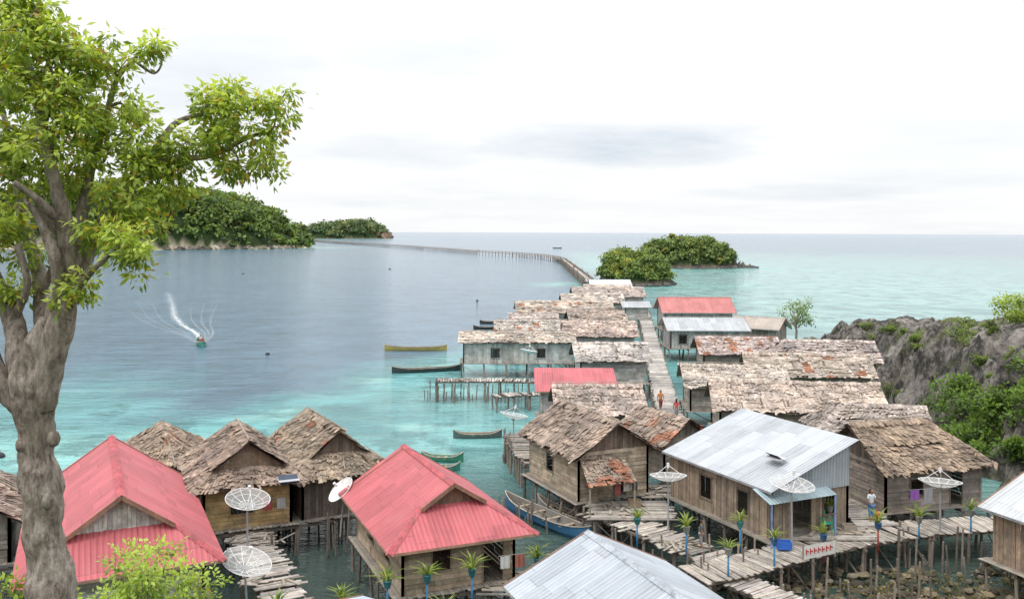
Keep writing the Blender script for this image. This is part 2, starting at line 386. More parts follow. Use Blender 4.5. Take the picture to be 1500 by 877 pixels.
def house(name,c,d,L,W,ze,zr,kind='gable',back='gable',roof='thatch',rc=TH,wc=WOOD,vert=False,zf=1.6,over=.6,ops={},porch=0,t=1.8,rust=0.0,gc=None,apron=.35,poles=9):
    E=empty(name,(c[0],c[1],0)); dl=math.hypot(*d); d=(d[0]/dl,d[1]/dl); n=(d[1],-d[0]); hl=L/2; hw=W/2
    def pos(u,v,z): return (c[0]+d[0]*u+n[0]*v,c[1]+d[1]*u+n[1]*v,z)
    dist=c[1]; seg,row=(.085,.2) if dist<53 else ((.12,.24) if dist<76 else ((.2,.3) if dist<125 else (.45,.45)))
    rc=jc(rc,.08) if roof=='thatch' else rc
    quads=[]; caps=[]; gables=[]
    if kind=='shed':
        quads.append([pos(hl,-hw,ze),pos(-hl,-hw,ze),pos(-hl,hw,zr),pos(hl,hw,zr)])
    else:
        k=(zr-ze)/hw
        def ends(kd):
            if kd=='gable': return (hl,hl,hl)
            if kd=='dutch': return (hl,hl-t,hl-t+.35)
            return (hl,hl-t/2,hl-t)
        f=ends(kind); b=ends(back)
        zt=ze+k*t if 'dutch' in (kind,back) else (ze+zr)/2; vm=hw-(zt-ze)/k
        for sg in (-1,1):
            fm=f[1] if kind!='gable' else hl; bm=b[1] if back!='gable' else hl
            if kind=='hip': fm=hl-t*(zt-ze)/(zr-ze)
            if back=='hip': bm=hl-t*(zt-ze)/(zr-ze)
            q1=[pos(-hl,sg*hw,ze),pos(hl,sg*hw,ze),pos(bm,sg*vm,zt),pos(-fm,sg*vm,zt)]
            fo=hl if kind!='dutch' else hl-t+.35; bo=bm if back!='dutch' else hl-t+.35
            if kind=='hip': fo=fm
            q2=[pos(-fo,sg*vm,zt),pos(bo,sg*vm,zt),pos(b[2],0,zr),pos(-f[2],0,zr)]
            if kind=='gable' and back=='gable': quads.append([pos(-hl,sg*hw,ze),pos(hl,sg*hw,ze),pos(hl,0,zr),pos(-hl,0,zr)])
            else: quads+= [q1,q2]
        for kd,sg in ((kind,-1),(back,1)):
            if kd=='dutch':
                quads.append([pos(sg*hl,-hw,ze),pos(sg*hl,hw,ze),pos(sg*(hl-t),vm,zt),pos(sg*(hl-t),-vm,zt)]); gables.append((sg*(hl-t),vm,zt))
                for s2 in (-1,1): caps.append((pos(sg*hl,s2*hw,ze),pos(sg*(hl-t),s2*vm,zt)))
            elif kd=='hip':
                quads.append([pos(sg*hl,-hw,ze),pos(sg*hl,hw,ze),pos(sg*(hl-t),.02,zr),pos(sg*(hl-t),-.02,zr)])
                for s2 in (-1,1): caps.append((pos(sg*hl,s2*hw,ze),pos(sg*(hl-t),0,zr)))
            else: gables.append((sg*(hl-over),hw-.0,ze))
        caps.append((pos(-f[2],0,zr),pos(b[2],0,zr)))
    rb=MB()
    if roof=='thatch':
        for q in quads: thatch(rb,q,rc,seg,row,rust)
        for (p,q) in caps:
            p=V(p);q=V(q);L_=(q-p).length; nn=max(2,int(L_/max(.14,seg)))
            dd=(q-p).normalized(); sd=dd.cross(V((0,0,1))).normalized()
            for i in range(nn):
                zz=V((0,0,.1+.08*noise.noise(p*.7+dd*i*.3))); a=lerp(p,q,i/nn)+zz; b_=lerp(p,q,(i+1.2)/nn)+zz+V((0,0,U(-.02,.04)))
                for s2 in (-1,1):
                    cc=jc(rc,.28); rb.face([a,b_,b_+sd*s2*U(.22,.5)-V((0,0,U(.14,.28))),a+sd*s2*U(.22,.5)-V((0,0,U(.14,.28)))],cc)
        if dist<125:
            for i in range(poles):
                q=random.choice(quads); q=[V(x) for x in q]; s=U(.05,.95); s2=min(.98,max(.02,s+U(-.08,.08)))
                nr=(q[1]-q[0]).cross(q[3]-q[0]).normalized(); nr=nr if nr.z>0 else -nr
                a=lerp(lerp(q[0],q[1],s),lerp(q[3],q[2],s),U(-.05,.3)); b_=lerp(lerp(q[0],q[1],s2),lerp(q[3],q[2],s2),U(.6,1.02))
                rb.tube([a+nr*.17,b_+nr*.18],[.028,.022],jc((.38,.33,.28),.3),5)
            if R()<.8 and kind!='shed':
                rb.tube([V(caps[-1][0])+V((0,0,.2)),V(caps[-1][1])+V((0,0,.2))],[.035,.03],jc((.33,.28,.24),.3),5)
    else:
        for q in quads:
            tin(rb,q,rc); e0,e1=V(q[0]),V(q[1])
            rb.beam(e0-V((0,0,.06)),e1-V((0,0,.06)),.03,.09,jc((.35,.22,.16) if rc==RED else (.3,.3,.3)),1)
        for p,q in caps:
            p=V(p);q=V(q); dd=(q-p).normalized(); sd=dd.cross(V((0,0,1))).normalized()
            cc=(rc[0]*.9,rc[1]*.9,rc[2]*.9)
            for s2 in (-1,1): rb.face([p+V((0,0,.04)),q+V((0,0,.04)),q+sd*s2*.18-V((0,0,.06)),p+sd*s2*.18-V((0,0,.06))],cc,None,1)
        for (u,vm_,zt_) in gables:
            uu=u+(-.36 if u<0 else .36) if 'dutch' in (kind,back) else (u+(-over if u<0 else over))
            for s2 in (-1,1):
                rb.beam(V(pos(uu,s2*vm_,zt_-.05)),V(pos(uu,0,zr-.05)),.04,.16,(.30,.17,.12),1)
    rb.build('roof',[M_thatch,M_wood] if roof=='thatch' else [M_tin,M_wood],E)
    wb=MB(); a,b_=hl-over,hw-over; uf=-a+porch
    if kind=='shed':
        def zs(v): return ze+(zr-ze)*(v+hw)/W-.06
    else:
        k=(zr-ze)/hw; 
        def zs(v): return ze+k*(hw-abs(v))-.06
    zl=zs(-b_); zrr=zs(b_)
    opn=lambda s:[tuple(o) for o in ops.get(s,())]
    wall(wb,pos(a,-b_,0),pos(uf,-b_,0),zf,lambda s:zl,wc,vert,opn('L'))
    wall(wb,pos(uf,b_,0),pos(a,b_,0),zf,lambda s:zrr,wc,vert,opn('R'))
    if kind=='shed':
        wall(wb,pos(uf,-b_,0),pos(uf,b_,0),zf,lambda s:zs(-b_+s),wc,True,opn('F'))
        wall(wb,pos(a,b_,0),pos(a,-b_,0),zf,lambda s:zs(b_-s),wc,True,opn('B'))
    else:
        wall(wb,pos(uf,-b_,0),pos(uf,b_,0),zf,lambda s:zl,wc,vert,opn('F'))
        wall(wb,pos(a,b_,0),pos(a,-b_,0),zf,lambda s:zl,wc,vert,opn('B'))
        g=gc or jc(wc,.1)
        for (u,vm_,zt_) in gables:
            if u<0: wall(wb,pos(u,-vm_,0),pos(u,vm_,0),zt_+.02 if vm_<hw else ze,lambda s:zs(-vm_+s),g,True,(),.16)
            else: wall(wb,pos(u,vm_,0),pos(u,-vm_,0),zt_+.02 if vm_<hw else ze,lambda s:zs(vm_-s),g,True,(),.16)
    for (u,v) in ((-a,-b_),(-a,b_),(a,-b_),(a,b_),(uf,-b_),(uf,b_)):
        wb.beam(pos(u,v,zf-.1),pos(u,v,zs(v)-.02),.12,.12,jc(wc,.2))
    if porch>0:
        for i in range(int(2*b_/1.2)+1):
            v=-b_+i*1.2; wb.beam(pos(-a,v,zf),pos(-a,v,zf+.8),.05,.05,jc(WOOD,.2))
        wb.beam(pos(-a,-b_,zf+.82),pos(-a,b_,zf+.82),.06,.05,jc(WOOD,.2))
    wb.build('walls',M_wood,E)
    fb=MB(); v=-b_-apron
    while v<b_+apron:
        fb.beam(pos(-a-apron+U(-.15,.08),v,zf-.03+U(-.006,.006)),pos(a+apron+U(-.08,.15),v,zf-.03+U(-.006,.006)),.17,.035,jc(WOOD,.3)); v+=.19
    fb.build('floor_platform',M_wood,E)
    sb=MB(); stilts(sb,pos,-a-apron+.1,a+apron-.1,-b_-apron+.1,b_+apron-.1,zf-.06,1.5 if dist<70 else 2.2,r=.07 if dist<70 else .1,brace=dist<110)
    sb.build('stilts',M_wood,E)
    return E,pos
def deckpath(name,pts,w,z,sp=.2,pw=.17,miss=.03,col=(.40,.36,.325),post=2.0,rail=False,jit=.12,pr=.07,zb=-1.3):
    E=empty(name,(pts[0][0],pts[0][1],0)); pb=MB(); sb=MB()
    for i in range(len(pts)-1):
        A=V((*pts[i],0)); B=V((*pts[i+1],0)); L=(B-A).length; d=(B-A)/L; n=V((d.y,-d.x,0))
        s=0
        while s<L:
            if R()>miss:
                c=A+d*s; e=U(-jit,jit); a=U(-.03,.03)*w
                zz=z+U(-.012,.012); k=1+.35*noise.noise(c*.5)
                pb.beam(c-n*(w/2+e)+d*a+V((0,0,zz)),c+n*(w/2+U(-jit,jit))-d*a+V((0,0,zz+U(-.01,.01))),pw*U(.82,1.05),.035,jc((col[0]*k,col[1]*k,col[2]*k),.32))
            s+=sp
        for k in (-.42,0,.42): sb.beam(A+n*w*k+V((0,0,z-.1)),B+n*w*k+V((0,0,z-.1)),.09,.12,jc(DARK,.2))
        m=max(1,int(L/post))
        for j in range(m+1):
            c=A+d*(L*j/m)
            for k in (-.5,.5):
                p=c+n*w*k; top=z-.02 if not rail else z+1.0
                if R()<.15: top+=U(.2,.6)
                sb.tube([V((p.x+U(-.15,.15),p.y+U(-.15,.15),zb)),V((p.x,p.y,top))],[pr*1.2,pr*.9],jc((.24,.20,.17),.3),6)
            sb.beam(c-n*w*.55+V((0,0,z-.22)),c+n*w*.55+V((0,0,z-.22)),.09,.1,jc(DARK,.2))
            if R()<.5: sb.tube([c-n*w*.5+V((0,0,z-.2)),c+n*w*.5+V((0,0,-.2))],[.035,.035],jc(WOOD,.2),5)
        if rail:
            for k in (-.5,.5):
                sb.beam(A+n*w*k+V((0,0,z+.95)),B+n*w*k+V((0,0,z+.95)),.12,.12,jc(WOOD,.1))
                sb.beam(A+n*w*k+V((0,0,z+.5)),B+n*w*k+V((0,0,z+.5)),.08,.08,jc(WOOD,.1))
    pb.build('planks',M_wood,E); sb.build('supports',M_wood,E); return E

# ------------------------------------------------------------------ world & light
w=bpy.data.worlds.new('World'); sc.world=w; w.use_nodes=True; nt=w.node_tree; nt.nodes.clear()
out=N(nt,'ShaderNodeOutputWorld'); sky=N(nt,'ShaderNodeTexSky'); sky.sky_type='NISHITA'; sky.sun_disc=False
sky.sun_elevation=math.radians(58); sky.sun_rotation=math.radians(215)
bg1=N(nt,'ShaderNodeBackground'); bg1.inputs[1].default_value=.08; nt.links.new(sky.outputs[0],bg1.inputs[0])
tc=N(nt,'ShaderNodeTexCoord').outputs['Generated']; sx=N(nt,'ShaderNodeSeparateXYZ'); nt.links.new(tc,sx.inputs[0])
zc=math_(nt,'MAXIMUM',sx.outputs[2],0.0); den=math_(nt,'ADD',zc,.09)
cb=N(nt,'ShaderNodeCombineXYZ'); nt.links.new(math_(nt,'DIVIDE',sx.outputs[0],den),cb.inputs[0]); nt.links.new(math_(nt,'DIVIDE',sx.outputs[1],den),cb.inputs[1])
c1=noisef(nt,cb.outputs[0],.5,8,.58); 
warp=noisef(nt,cb.outputs[0],1.3,7,.62)
az=math_(nt,'ARCTAN2',sx.outputs[0],sx.outputs[1])
def patch(a0,e0,wa,we,s):
    x=math_(nt,'DIVIDE',math_(nt,'SUBTRACT',az,a0),wa); y=math_(nt,'DIVIDE',math_(nt,'SUBTRACT',zc,e0),we)
    r=math_(nt,'ADD',math_(nt,'MULTIPLY',x,x),math_(nt,'MULTIPLY',y,y))
    v=math_(nt,'SUBTRACT',1.35,math_(nt,'ADD',r,math_(nt,'MULTIPLY',warp,1.5)))
    return math_(nt,'MULTIPLY',math_(nt,'MAXIMUM',v,0),s)
dark=math_(nt,'MULTIPLY',math_(nt,'SUBTRACT',c1,.48),1.3)
dark=math_(nt,'MAXIMUM',dark,0)
for p in ((.11,.098,.24,.036,.95),(-.11,.09,.13,.03,.5),(.31,.043,.17,.014,.5),(-.33,.16,.16,.08,.6),(-.13,.20,.2,.05,.3),(.0,.03,.4,.012,.2)):
    dark=math_(nt,'ADD',dark,patch(*p))
dark=math_(nt,'MINIMUM',dark,1)
lum=math_(nt,'ADD',1.06,math_(nt,'MULTIPLY',math_(nt,'POWER',zc,1.6),1.35))
cc=mixc(nt,dark,(.985,.992,1.0),(.60,.68,.78))
sc_=nt.nodes.new('ShaderNodeVectorMath'); sc_.operation='SCALE'; nt.links.new(cc,sc_.inputs[0]); nt.links.new(lum,sc_.inputs['Scale'])
bg2=N(nt,'ShaderNodeBackground'); nt.links.new(sc_.outputs[0],bg2.inputs[0]); bg2.inputs[1].default_value=1.0
mx=N(nt,'ShaderNodeMixShader'); mx.inputs[0].default_value=.92; nt.links.new(bg1.outputs[0],mx.inputs[1]); nt.links.new(bg2.outputs[0],mx.inputs[2]); nt.links.new(mx.outputs[0],out.inputs[0])
sd=bpy.data.lights.new('sun','SUN'); sd.energy=1.4; sd.angle=math.radians(14); sd.color=(1,.96,.9)
so=bpy.data.objects.new('sun',sd); sc.collection.objects.link(so); so.location=(-20,-20,60)
az_=math.radians(215); el=math.radians(58)
sdir=V((math.sin(az_)*math.cos(el),math.cos(az_)*math.cos(el),math.sin(el)))
so.rotation_euler=sdir.to_track_quat('Z','Y').to_euler()
cam=bpy.data.cameras.new('camera'); co=bpy.data.objects.new('camera',cam); sc.collection.objects.link(co)
co.location=(0,0,16); cam.sensor_width=36; cam.lens=1300/1500*36
co.rotation_euler=(math.radians(90),math.radians(-.25),0)
cam.shift_y=-98.5/1500; cam.clip_end=80000; cam.clip_start=.1; sc.camera=co

# ------------------------------------------------------------------ water
xs=np.sinh(np.linspace(-6.4,6.4,420))/np.sinh(6.4)*30000
ys=np.concatenate([np.linspace(-60,-4,8),np.linspace(0,320,260),320+np.expm1(np.linspace(.02,7,150))*40])
X,Y=np.meshgrid(xs,ys)
wp=np.sin(X*.09+1.7*np.sin(Y*.06+1))+.6*np.sin(Y*.14+X*.05+2)+.5*np.sin(X*.21-Y*.11)
reef=np.array([[noise.fractal(V((x*.055,y*.045,2)),.8,2.1,5) if (abs(x)<130 and 0<y<420) else 0 for x in xs] for y in ys])
def mix3(A,B,t): return A*(1-t[...,None])+np.array(B)*t[...,None]
deep=np.ones(X.shape+(3,))*np.array([.10,.175,.24])
far=sstep(400,2500,Y); C=mix3(deep,(.055,.145,.235),far)
Yb=np.interp(X,[-120,-60,-34,-21,-12,-6,0,10,18,24],[66,76,80,84,98,120,150,190,240,300])
t1=sstep(-24,12,Yb-Y+wp*6+reef*22)*(1-sstep(22,40,X)); C=mix3(C,(.15,.42,.42),t1*.9)
xw=np.interp(Y,[0,60,118,157,205,251,470,900],[12,12,18.6,23.5,27.6,24,28,40])
t2=sstep(-4,16,X-xw+wp*2)*(1-sstep(380,900,Y+wp*30))*(1-.6*sstep(80,420,X)); C=mix3(C,(.22,.41,.38),t2*.9)
for (px,py,rr) in ((40,272,38),(82,416,70),(-260,800,95),(-190,860,60),(-330,760,90),(-400,1900,250)):
    dd=np.hypot(X-px,Y-py)+wp*6; C=mix3(C,(.20,.44,.41),(1-sstep(rr*.4,rr,dd))*.85)
tr=sstep(.15,.5,reef+.08*wp)*np.clip(t1+t2,0,1)*(Y<200); C=mix3(C,(.04,.14,.16),tr*.6)
tb=np.exp(-((X+32)/16)**2-((Y-63)/6)**2)+.8*np.exp(-((X+6)/6)**2-((Y-86)/9)**2)+.6*np.exp(-((X+5)/5)**2-((Y-66)/6)**2); C=mix3(C,(.28,.56,.53),np.clip(tb,0,1)*.75)
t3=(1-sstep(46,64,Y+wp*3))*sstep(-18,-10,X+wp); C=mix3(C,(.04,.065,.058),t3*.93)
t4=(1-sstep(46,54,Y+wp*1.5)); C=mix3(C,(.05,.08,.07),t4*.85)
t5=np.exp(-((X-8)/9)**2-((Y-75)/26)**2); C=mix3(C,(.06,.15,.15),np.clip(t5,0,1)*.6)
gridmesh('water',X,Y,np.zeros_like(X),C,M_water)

# ------------------------------------------------------------------ foreground hillside and shore
xs=np.linspace(-70,75,260); ys=np.linspace(-12,48,140); X,Y=np.meshgrid(xs,ys)
nz=np.array([[noise.fractal(V((x*.35,y*.35,0)),1,2,4) for x in xs] for y in ys])
Z=np.where(Y<27,14.4-.53*Y,.12-.01*(Y-27))+nz*np.where(Y<27,.35,.16)
Z=Z-(1-sstep(6,11,X))*sstep(24,32,Y)*.9 - sstep(40,46,Y)*1.2
Cg=np.ones(X.shape+(3,))*np.array([.085,.075,.05]); g=sstep(-.2,.3,nz)*(Y<26); Cg=mix3(Cg,(.07,.11,.03),g); g=sstep(0,.5,-nz)*(Y>27); Cg=mix3(Cg,(.03,.03,.02),g)
gridmesh('hillside_ground',X,Y,Z,Cg,M_soil)

# ------------------------------------------------------------------ rocky headland on the right
xs=np.arange(28,112,.36); ys=np.arange(50,144,.36); X,Y=np.meshgrid(xs,ys)
Xb=np.interp(Y,[45,59,70,80,101,115,134,144],[36,31.5,32.5,34.5,40,42,45,60]); H=np.interp(Y,[45,60,75,85,100,125,134,142],[7.4,8.0,7.9,7.2,5.0,3.6,1.9,-1.5])
r1=np.array([[noise.ridged_multi_fractal(V((x*.10,y*.10,3)),1,2.1,6,1,2) for x in xs] for y in ys])
r2=np.array([[noise.fractal(V((x*.45,y*.45,7)),.9,2.2,5) for x in xs] for y in ys])
D=X-Xb+r2*2.4+ (r1-1)*1.6
Z=H*sstep(0,8.0,D)**.75+ (r1-1.2)*1.25*sstep(0,5,D)+r2*.8-(1-sstep(-3,0.5,D))*1.8
Xo=X+r2*.5; Yo=Y-r1*.4
gridmesh('limestone_cliff',Xo,Yo,Z,None,M_rock,False)
RZ=Z
def rockz(x,y): 
    j=int((x-28)/.36); i=int((y-50)/.36); return float(RZ[min(max(i,0),RZ.shape[0]-1),min(max(j,0),RZ.shape[1]-1)])
GL0=(.045,.08,.02); GL1=(.22,.33,.07)
def shrub(name,c,r,n=26,per=70,size=.2,c0=GL0,c1=GL1,h=1.0,sig=None,yel=0,droop=.2,asp=.32,trunk=True):
    E=empty(name,(c[0],c[1],c[2]))
    d=nrm(rng.normal(0,1,(n,3)))*rng.uniform(.3,1.15,(n,1))*np.array([r,r,r*h]); d[:,2]+=r*h*.9
    cc=d+np.array(c)
    q,C=leafcloud(cc,per,sig or r*.16,size,c0,c1,droop,asp,yel)
    quadmesh('foliage',q,C,M_leaf,E)
    if trunk:
        b=MB()
        for p in cc[::2]: 
            p=V(p); o=V(c)-V((0,0,.4)); b.tube([o,lerp(o,p,.5)+V((U(-.1,.1)*r,U(-.1,.1)*r,.1*r)),p],[.03*r+.02,.02*r+.01,.008],(.14,.11,.085),5)
        b.build('stems',M_bark,E)
    return E
for (x,y,r,h) in ((31,60,1.5,1.1),(33,62,2.0,1.2),(33.5,66,1.8,1.3),(35.2,63,1.5,1),(36,60,1.6,1.0),(34.5,58,1.6,1),(33.2,57.5,1.3,.9),(31.6,63,1.2,1)):
    shrub('bush',(x,y,max(0.2,rockz(x,y)-.4)),r,36,66,.27,GL0,(.19,.31,.06),h)
for (x,y,r) in ((34.5,79,.9),(36,84,1.0),(46,108,.9),(43.5,94,1.2),(48,120,.9),(41,80,.9),(37,73,1.0),(42,70,1.0),(50,100,1.2),(38,67,.7),(36.5,69,.6),(44,86,.9),(41,90,.7),(35,75,.7),(47,115,.8),(45,102,.7),(38,78,.6),(40,74,.7),(36,66,.8),(39,85,.5)):
    shrub('bush',(x,y,rockz(x,y)-.2),r,14,46,.2,GL0,(.24,.32,.09),.8)
E=empty('cliff_tree',(45.5,77,7.2)); tb=MB(); tb.tube([(45.5,77,6.2),(45.3,77,8.2),(44.8,76.8,9.3)],[.22,.17,.1],(.2,.16,.13),8); tip=[]
for i in range(60):
    a=U(0,6.28); r=2.7*math.sqrt(U(0.02,1)); p=V((45.3+r*math.cos(a),77+r*math.sin(a),9.1+U(-.8,1.5)*(1-.25*r/2.7))); tip.append(tuple(p))
    if i%3==0: tb.tube([(45.2,77,U(7.6,8.8)),lerp(V((45.2,77,8.4)),p,.6)+V((0,0,.1)),p],[.07,.04,.02],(.2,.16,.13),5)
tb.build('trunk',M_bark,E); q,C=leafcloud(tip,80,.34,.26,(.08,.13,.025),(.42,.54,.11)); quadmesh('foliage',q,C,M_leaf,E)
E=empty('seaside_tree',(41,128,0)); tb=MB(); tip=[]
tb.tube([(41,128,-.5),(41.1,128,2),(40.8,128,4)],[.2,.16,.1],(.2,.16,.13),6)
for i in range(20):
    a=U(0,6.28); p=V((40.9+2.3*math.cos(a)*U(.3,1),128+1.5*math.sin(a),4.2+U(-1.6,2.0))); tip.append(p); tb.tube([(40.9,128,U(2.2,3.8)),p],[.06,.02],(.2,.16,.13),4)
tb.build('trunk',M_bark,E); q,C=leafcloud([tuple(p) for p in tip],40,.42,.36,(.06,.11,.03),(.26,.37,.12)); quadmesh('foliage',q,C,M_leaf,E)

# ------------------------------------------------------------------ islands
def hill(name,x0,x1,y0,y1,hf,ntree,rad,per,size,res=110,c0=(.03,.058,.018),c1=(.19,.28,.06),beach=True,tall=.25):
    E=empty(name,((x0+x1)/2,(y0+y1)/2,0))
    xs=np.linspace(x0,x1,res); ys=np.linspace(y0,y1,res//2); X,Y=np.meshgrid(xs,ys); Z=np.vectorize(hf)(X,Y)
    sand=np.array([.55,.47,.36]); Cg=np.where((Z<1.6)[...,None],sand if beach else np.array([.16,.13,.10]),np.array([.03,.05,.015]))
    o=gridmesh('terrain',X,Y,Z,Cg,M_soil,True,(0,0,0)); o.parent=E; o.location=-V(E.location)
    cs=[];rs=[]; k=0
    while len(cs)<ntree and k<ntree*30:
        k+=1; x=U(x0,x1); y=U(y0,y1); z=hf(x,y)
        if z<1.2: continue
        r=rad*U(.5,1.35)*(1.3 if R()<.1 else 1)
        cs.append((x,y,z+r*tall+(U(0,rad*1.3) if R()<.25 else 0))); rs.append(r)
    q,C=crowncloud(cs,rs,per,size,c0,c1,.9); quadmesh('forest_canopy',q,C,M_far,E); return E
def hf1(x,y):
    e=((x+345)/150)**2+((y-850)/125)**2
    base=np.interp(x,[-480,-430,-360,-300,-260,-225,-200,-190],[35,50,46,44,36,24,11,-1])
    s=max(0,1-e); h=base*min(1,s*3.2)**.7 
    return h+ (6*noise.noise(V((x*.03,y*.03,0)))+3*noise.noise(V((x*.09,y*.09,0))) if h>4 else 0)-1.5
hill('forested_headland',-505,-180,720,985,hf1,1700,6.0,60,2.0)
rk=MB()
for i in range(120):
    x=U(-330,-198); e=((x+345)/150)**2
    if e<1: 
        y=850-125*math.sqrt(1-e)+U(-2,5); rk.ellip((x,y,.6),(U(2,5),U(2,4),U(1,3.2)),jc(random.choice([(.2,.17,.14),(.1,.09,.08),(.4,.35,.28)]),.2),6,4,0,.3)
rk.build('shoreline_rocks',M_soil)
def hf2(x,y):
    e=((x+420)/135)**2+((y-2080)/150)**2; s=max(0,1-e); base=np.interp(x,[-560,-450,-400,-360,-320,-290],[8,16,22,26,24,8]); return base*min(1,s*3)**.6-1.5
hill('distant_headland',-560,-280,1920,2240,hf2,600,9,44,3.6,beach=False,c0=(.05,.08,.04),c1=(.16,.23,.09))
def isl(cx,cy,rx,ry,h):
    def f(x,y):
        e=((x-cx)/rx)**2+((y-cy)/ry)**2; n_=noise.noise(V((x*.16,y*.16,h))); 
        return h*(.85+.55*n_)*min(1,max(0,1-e)*1.6)**.7-.8+.5*noise.noise(V((x*.3,y*.3,1)))
    return f
hill('mangrove_islet',25,51,262,292,isl(38,276,11.5,13,8.5),240,1.8,130,.42,60,(.035,.07,.018),(.25,.34,.08),False,.35)
hill('mangrove_islet',50,112,392,436,isl(81,414,23,18,11),340,2.4,110,.65,60,(.035,.06,.018),(.22,.30,.08),False,.35)
rk=MB()
for i in range(70):
    a=U(0,6.28); rk.ellip((38+11.8*math.cos(a),276+12.5*math.sin(a),.3),(U(.6,1.6),U(.6,1.5),U(.4,1.1)),(.13,.12,.11),6,4,0,.25)
for i in range(90):
    a=U(0,6.28); rk.ellip((81+23*math.cos(a),414+17*math.sin(a),.3),(U(1,2.4),U(1,2),U(.5,1.6)),(.15,.13,.12),6,4,0,.25)
for i in range(34): rk.ellip((101+i*.36,412+U(-3,3),.2),(U(1,2),U(1,2),U(.6,5.5)*(1-i/38)),(.13,.115,.105),6,4,0,.3)
rk.build('reef_rocks',M_soil)
rk=MB()
for i in range(60): rk.ellip((-300+U(-12,14),2080+U(-60,20),U(0,4)),(U(5,10),U(4,9),U(4,12)),(.25,.17,.12),6,5,0,.3)
rk.build('cliff_rocks',M_soil)

# ------------------------------------------------------------------ houses
dd=(-.44,.9)
house('red_roof_house',(-16.8,37.8),dd,12.4,7.2,3.5,6.0,'dutch','gable','tin',RED,PALE,False,t=1.7,gc=(.58,.57,.54),over=.7)
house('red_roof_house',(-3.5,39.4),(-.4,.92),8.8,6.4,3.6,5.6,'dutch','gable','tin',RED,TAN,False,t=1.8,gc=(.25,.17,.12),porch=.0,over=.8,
      ops={'L':[(2.0,2.8,2.3,3.3),(4.6,5.4,2.3,3.3)],'F':[(1.2,2.0,2.4,3.4),(3.4,4.3,1.62,3.5)]})
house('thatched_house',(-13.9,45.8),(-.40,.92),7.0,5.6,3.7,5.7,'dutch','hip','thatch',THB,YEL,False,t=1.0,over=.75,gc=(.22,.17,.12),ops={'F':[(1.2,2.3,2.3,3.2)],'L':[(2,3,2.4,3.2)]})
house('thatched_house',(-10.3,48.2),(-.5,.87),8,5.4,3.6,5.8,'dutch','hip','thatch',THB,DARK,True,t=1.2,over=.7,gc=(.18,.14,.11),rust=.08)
house('thatched_house',(-19.8,50.5),(-.4,.9),6,5,3.2,4.8,'hip','hip','thatch',THB,WOOD,t=1.6,rust=.2)
house('thatched_house',(-24.5,40),(-.4,.9),6,5,3.4,4.9,'gable','gable','thatch',THB,WOOD)
house('tin_roof_house',(-21.8,31.3),(-.44,.9),7,6,3.4,4.8,'gable','gable','tin',GREY,WOOD)
house('tin_roof_house',(4.2,27.6),(-.37,.93),8,6.4,4.0,5.5,'gable','gable','tin',(.43,.47,.52),WOOD)
house('tin_roof_house',(-4.6,28.6),(-.8,.5),4.5,4.6,3.0,3.5,'gable','gable','tin',(.38,.46,.54),WOOD)
house('thatched_house',(4.4,51.5),(-.42,.9),7,5.5,3.8,5.6,'gable','gable','thatch',THB,TAN,False,gc=(.21,.16,.13),zf=1.5,over=.55,
      ops={'F':[(.5,1.3,2.3,3.3),(2.2,3.0,1.52,3.4)],'L':[(2.2,3.0,2.4,3.3)]})
house('thatched_house',(6,62.3),(1,.05),6.4,5.6,3.7,5.3,'gable','gable','thatch',TH,WOOD)
house('thatched_house',(9.4,54.8),(-.5,.87),5,4.2,3.5,4.9,'gable','gable','thatch',THB,WOOD,rust=.3)
house('red_roof_house',(5,69.5),(-1,0),6.4,4,3.9,5.1,'shed','shed','tin',RED,GREYW,over=.5)
house('thatched_house',(9.6,87),(1,.05),7.4,5.6,3.7,5.2,'gable','gable','thatch',THG,GREYW)
house('long_plank_house',(.6,99.5),(1,.02),13,5,3.9,4.8,'gable','gable','thatch',THG,PALE,True,ops={'R':[(3,4,2.2,3.2),(8,9,2.2,3.2)]})
house('thatched_house',(10.5,107),(1,0),9,6.5,3.8,5.3,'gable','gable','thatch',TH,GREYW)
house('thatched_house',(2,111),(1,.03),8.5,6.5,3.6,5.0,'gable','gable','thatch',THG,GREYW,rust=.1)
house('thatched_house',(11.5,122),(1,.06),8,7,3.9,5.2,'gable','gable','thatch',TH,GREYW)
house('thatched_house',(3,123),(1,-.03),7,6,3.4,4.7,'gable','gable','thatch',THG,GREYW)
house('thatched_house',(8,137),(1,.05),15,8,3.9,5.4,'gable','gable','thatch',TH,GREYW,rust=.12)
house('thatched_house',(14,156),(1,.03),11,7,3.8,5.2,'gable','gable','thatch',THG,PALE)
house('thatched_house',(18.5,172),(1,.03),14,8,3.8,5.4,'gable','gable','thatch',TH,GREYW)
house('tin_roof_house',(20.8,150),(1,.03),5,5,3.6,4.4,'gable','gable','tin',(.42,.44,.46),PALE)
house('tin_roof_house',(22,200),(1,.03),9.5,8,3.8,5.4,'gable','gable','tin',WHT,GREYW)
house('thatched_house',(20,187),(1,.03),10,8,3.6,5.0,'gable','gable','thatch',THG,GREYW)
house('tin_roof_house',(24.5,113.5),(1,0),10.5,7,3.9,5.2,'gable','gable','tin',(.45,.47,.49),GREYW,True,ops={'R':[(1,2,2.2,3.3),(6,7,2.2,3.3)]})
house('red_roof_house',(27.5,134),(1,0),11,8,4.3,6.3,'gable','gable','tin',(.50,.18,.17),GREYW,True)
house('tin_roof_house',(33.2,119),(.8,-.5),7,6,3.5,4.8,'gable','gable','tin',(.42,.36,.31),WOOD,True)
house('thatched_house',(23.5,93),(1,-.05),8.6,6,3.6,5.1,'gable','gable','thatch',TH,WOOD,rust=.25)
house('thatched_house',(30.5,88),(1,-.12),10.5,6.6,3.7,5.4,'hip','gable','thatch',TH,WOOD,t=2)
house('thatched_house',(26.3,79.5),(1,-.15),11,6,3.6,5.2,'gable','gable','thatch',TH,WOOD,rust=.1)
